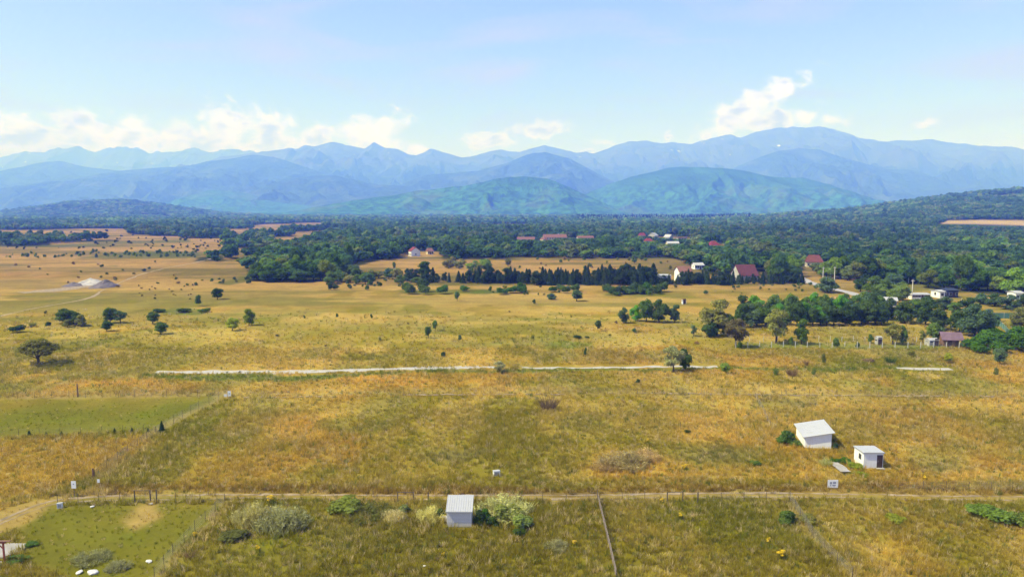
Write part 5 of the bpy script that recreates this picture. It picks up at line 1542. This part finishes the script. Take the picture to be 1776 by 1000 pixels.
def build_wood():
    pts = []
    y = 300.0
    r = np.random.default_rng(12)
    while y < 5200:
        s = max(7.2, 0.0052 * y)
        n = int(2 * 0.95 * y / s)
        x = (np.arange(n) - n / 2) * s + r.uniform(-0.45, 0.45, n) * s
        yy = y + r.uniform(-1.3, 1.3, n) * s
        pts.append(np.stack([x, yy, np.full(n, s)], 1)); y += s
    P = np.concatenate(pts)
    px, py = flat_px(P[:, 0], P[:, 1])
    k = wood_mask(px, py, P[:, 0], P[:, 1])
    # thinner, broken cover on the far left plain
    gap = fbm(P[:, 0] / 260, P[:, 1] / 420, 91, 3)
    k &= ~((px < 560) & (P[:, 1] < 2200) & (gap > 0.50) & (py < 416))
    k &= ~((P[:, 1] > 1500) & (P[:, 1] < 3600) & (gap > 0.63))
    P = P[k]
    z = gz(P[:, 0], P[:, 1])
    big = fbm(P[:, 0] / 90, P[:, 1] / 120, 70, 3)
    s = P[:, 2]
    w = s * r.uniform(1.05, 1.75, len(P)) + 1.0
    h = np.clip(7.0 + 5.5 * (big - 0.3) * 1.6 + r.uniform(-2.5, 3.0, len(P)) + 4.0 * (r.uniform(0, 1, len(P)) > 0.93), 4, 17) * np.clip(s / 7.2, 1, 1.5) ** 0.5
    # trees in front of a house are kept low, as they are where the houses show above them
    tpx = flat_px(P[:, 0], P[:, 1])[0]
    ok = np.ones(len(P), bool)
    for P3, half, hpx, hw in HOUSES:
        front = (np.abs(tpx - hpx) < half + 500.0 * w / P[:, 1]) & (P[:, 1] < P3[1]) & (P[:, 1] > 300)
        lim = CAMZ - (CAMZ - P3[2] - 0.85 * hw) * P[:, 1] / P3[1] - z
        h = np.where(front, np.minimum(h, np.maximum(lim, 0.5)), h)
        w = np.where(front, np.minimum(w, 1.1 * h + 2.0), w)
        ok &= ~((np.hypot(P[:, 0] - P3[0], P[:, 1] - P3[1] - 5) < 9 + half * P3[1] / FPX) & (P[:, 1] > P3[1] - 6))
    near_field = unproj(1655, 385.5)[1]
    lim = CAMZ - np.where(tpx < 1690, 24.0, 26.5) / FPX * P[:, 1] - z
    h = np.where((tpx > 1622) & (tpx < 1930) & (P[:, 1] < near_field), np.minimum(h, np.maximum(lim, 0.3)), h)
    ok &= h > 2.2
    P, z, w, h, s, big = P[ok], z[ok], w[ok], h[ok], s[ok], big[ok]
    pal = np.array([DARK, MID, BLUE, MID, OLIVE, LIGHT, tuple(0.6 * q for q in GREY), DARK])
    hue = fbm(P[:, 0] / 40, P[:, 1] / 40, 81, 2)
    idx = np.clip(((hue - 0.25) * 2 * 5 + r.normal(size=len(P)) * 1.3), 0, 6.99).astype(int)
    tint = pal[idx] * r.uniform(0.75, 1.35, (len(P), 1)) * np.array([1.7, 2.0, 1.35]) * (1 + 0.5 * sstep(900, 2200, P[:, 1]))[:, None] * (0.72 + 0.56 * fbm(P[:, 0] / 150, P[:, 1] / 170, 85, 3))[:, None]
    order = np.argsort(P[:, 1])
    P, z, w, h, tint = P[order], z[order], w[order], h[order], tint[order]
    fpx = flat_px(P[:, 0], P[:, 1])[0]
    single = np.zeros(len(P), bool)
    zones = (((0, 720), 55, "leafy tree at the near edge of the wood left of the bright red roof", "near edge of the left wood"),
             ((1290, 1470), 30, "leafy tree at the wood edge around the red-brown-roofed house", "wood edge by the lane"),
             ((1470, 1620), 35, "leafy tree at the near edge of the right wood behind the farm poles", "wood edge behind the farm poles"),
             ((1620, 1790), 40, "leafy tree at the near edge of the right wood behind the navy-roofed building", "wood edge behind the navy building"))
    for (a, c), n, lab, grp in zones:
        ids = np.where((fpx > a) & (fpx < c))[0][:n]
        for i in ids:
            single[i] = True
            kind = ('clump', 'round', 'ragged', 'broad', 'tall')[i % 5]
            t_ = place_tree((P[i, 0], P[i, 1], z[i]), w[i], h[i], kind, tuple(tint[i] / 2.3), lab, grp)
    P, z, w, h, tint = P[~single], z[~single], w[~single], h[~single], tint[~single]
    protos = []
    for j, (n, z0, z1, sp) in enumerate(((7, 0.25, 0.72, 0.30), (8, 0.3, 0.76, 0.32), (6, 0.25, 0.8, 0.26), (8, 0.22, 0.68, 0.34), (6, 0.3, 0.8, 0.3))):
        protos.append(crown_mesh('wood_crown', round_blobs(200 + j, n, z0, z1, sp, 0.18, 0.27), 260, 0.075, 300 + j, M['leaf_far'], 0.78))
    fir = rng.uniform(0, 1, len(P)) < 0.0
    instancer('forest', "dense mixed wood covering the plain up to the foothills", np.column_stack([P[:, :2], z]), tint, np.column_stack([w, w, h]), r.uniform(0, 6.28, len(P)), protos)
    # spruces pricking up along the far edge of the wood
    n = 700
    px = r.uniform(1000, 1300, n); yy = r.uniform(2300, 3600, n); xx = (px - CX) / FPX * yy
    t = np.array([(0.016, 0.032, 0.016)]) * r.uniform(0.7, 1.3, (n, 1))
    hh = r.uniform(12, 24, n)
    instancer('spruce_wood', "dark spruces pricking up in the far wood below the foothills", np.column_stack([xx, yy, gz(xx, yy)]), t, np.column_stack([hh * 0.42, hh * 0.42, hh]), r.uniform(0, 6, n),
              [fir_mesh('wood_spruce', 44, M['leaf_far'], 260, 0.07)])
    print('wood trees', len(P))


build_wood()


def build_scrub():
    far = [crown_mesh('scrub_bush', round_blobs(400 + j, 6, 0.2, 0.62, 0.3, 0.18, 0.27), 260, 0.07, 410 + j, M['leaf_far'], 0.7) for j in range(3)]
    P = np.array([q[0] for q in SCRUB]); t = np.array([q[1] for q in SCRUB]); sc = np.array([q[2] for q in SCRUB])
    instancer('scrub', "tiny far bushes sprinkled over the dry plain", P, t, sc, rng.uniform(0, 6, len(P)), far)


build_scrub()


# ------------------------------------------------------------------ grass of the near meadow
def build_grass():
    r = np.random.default_rng(5)
    protos = []
    for j, (n, h, sp, wd, ln) in enumerate(((16, 0.62, 0.20, 0.020, 0.5), (14, 0.8, 0.16, 0.016, 0.35), (20, 0.42, 0.28, 0.026, 0.8), (18, 0.55, 0.24, 0.022, 0.6))):
        v, f = blades(n, 60 + j, h, sp, wd, ln)
        protos.append(mesh_arrays('grass_tuft', v, f, False, [M['grass']]))
    pts = []
    for (ya, yb, dens) in ((62, 95, 8.5), (95, 130, 5.4), (130, 190, 2.4), (190, 270, 0.6)):
        xm = 0.82 * yb
        n = int(2 * xm * (yb - ya) * dens)
        x = r.uniform(-xm, xm, n); y = r.uniform(ya, yb, n)
        k = np.abs(x) < 0.80 * y + 6
        pts.append(np.stack([x[k], y[k]], 1))
    P = np.concatenate(pts); x, y = P[:, 0], P[:, 1]
    px, py = flat_px(x, y)
    patch = fbm(x / 4, y / 5, 17, 3); patch2 = fbm(x / 14, y / 16, 27, 3)
    keep = (r.uniform(0, 1, len(x)) < 0.45 + 1.1 * (patch - 0.25)) & (r.uniform(0, 1, len(x)) > sstep(180, 270, y))
    for q, half in ((TRACK, 5.5),):
        keep &= ~((edge_dist(px, py, q, False) < half) & (r.uniform(0, 1, len(x)) < 0.93))
    mown = pmask(px, py, [(-300, 694), (390, 687), (345, 712), (290, 745), (0, 757), (-300, 762)], 4) + pmask(px, py, [(70, 880), (380, 876), (330, 925), (270, 1005), (140, 1010), (60, 980), (30, 930)], 10) \
        + pmask(px, py, [(-100, 960), (-60, 905), (60, 868), (105, 862), (90, 885), (30, 915)], 8)
    keep &= ~((mown > 0.3) & (r.uniform(0, 1, len(x)) < 0.75))
    for q in ([(268, 647), (270, 642), (560, 641), (870, 635), (870, 639), (560, 646)], [(900, 641), (900, 633), (1250, 631), (1250, 640)], [(1550, 643), (1550, 635), (1655, 636), (1655, 644)]):
        keep &= ~inpoly(px, py, q)
    for (x0, y0, x1, y1) in ((unproj(770, 916)[0], unproj(770, 916)[1] - 0.3, unproj(822, 914)[0], unproj(822, 914)[1] + 2.8),
                             (unproj(1396, 776)[0] - 0.6, unproj(1396, 779)[1] - 0.3, unproj(1441, 779)[0] + 0.3, unproj(1374, 752)[1]),
                             (unproj(1497, 811)[0] - 0.2, unproj(1497, 812)[1] - 0.3, unproj(1531, 811)[0] + 0.2, unproj(1480, 799)[1]),
                             (unproj(-40, 944)[0] - 3, unproj(0, 972)[1], unproj(46, 944)[0], unproj(0, 943)[1])):
        keep &= ~((x > x0) & (x < x1) & (y > y0) & (y < y1))
    keep &= ~inpoly(px, py, [(1438, 803), (1452, 803), (1480, 822), (1458, 824)])
    x, y, px, py, patch, patch2, mown = (a[keep] for a in (x, y, px, py, patch, patch2, mown))
    c = ground_col(x, y) * r.uniform(0.95, 1.75, (len(x), 1))
    straw = r.uniform(0, 1, len(x))[:, None]
    c = np.where(straw < 0.10, np.array([[0.56, 0.44, 0.22]]) * r.uniform(0.9, 1.3, (len(x), 1)), c)
    c = np.where((straw > 0.93), np.array([[0.15, 0.17, 0.035]]) * r.uniform(0.8, 1.5, (len(x), 1)), c)
    s = (0.55 + 0.9 * patch2 + 0.35 * r.normal(size=len(x)) * 0.5)
    s = np.clip(s, 0.35, 1.6) * np.where(mown > 0.3, 0.45, 1.0) * (1 + 0.5 * sstep(150, 400, y))
    wide = s * (1.15 + 1.3 * sstep(110, 400, y))
    instancer('grass', "tall dry golden and olive grass of the near meadow", np.column_stack([x, y, np.zeros(len(x))]), c, np.column_stack([wide, wide, s]), r.uniform(0, 6.28, len(x)), protos)
    print('grass tufts', len(x))


build_grass()


# ------------------------------------------------------------------ the air between the plain and the mountains
def build_haze():
    m, b = new_mat('haze')
    pv = b.n('ShaderNodeVolumePrincipled')
    pv.inputs['Color'].default_value = HAZE_COLOR
    pv.inputs['Density'].default_value = HAZE_DENSITY
    pv.inputs['Anisotropy'].default_value = 0.0
    pv.inputs['Absorption Color'].default_value = (1, 1, 1, 1)
    o = b.n('ShaderNodeOutputMaterial'); b.put(o.inputs['Volume'], pv.outputs[0])
    hz = obj('haze', Poly().box(-95000, 95000, -300, 29500, -6, 2260).mesh('haze', m))
    tag(hz, "thin blue summer haze over the whole plain", None, None, 'stuff')


HAZE_COLOR, HAZE_DENSITY = (0.098, 0.20, 1.0, 1), 2.6e-4
build_haze()
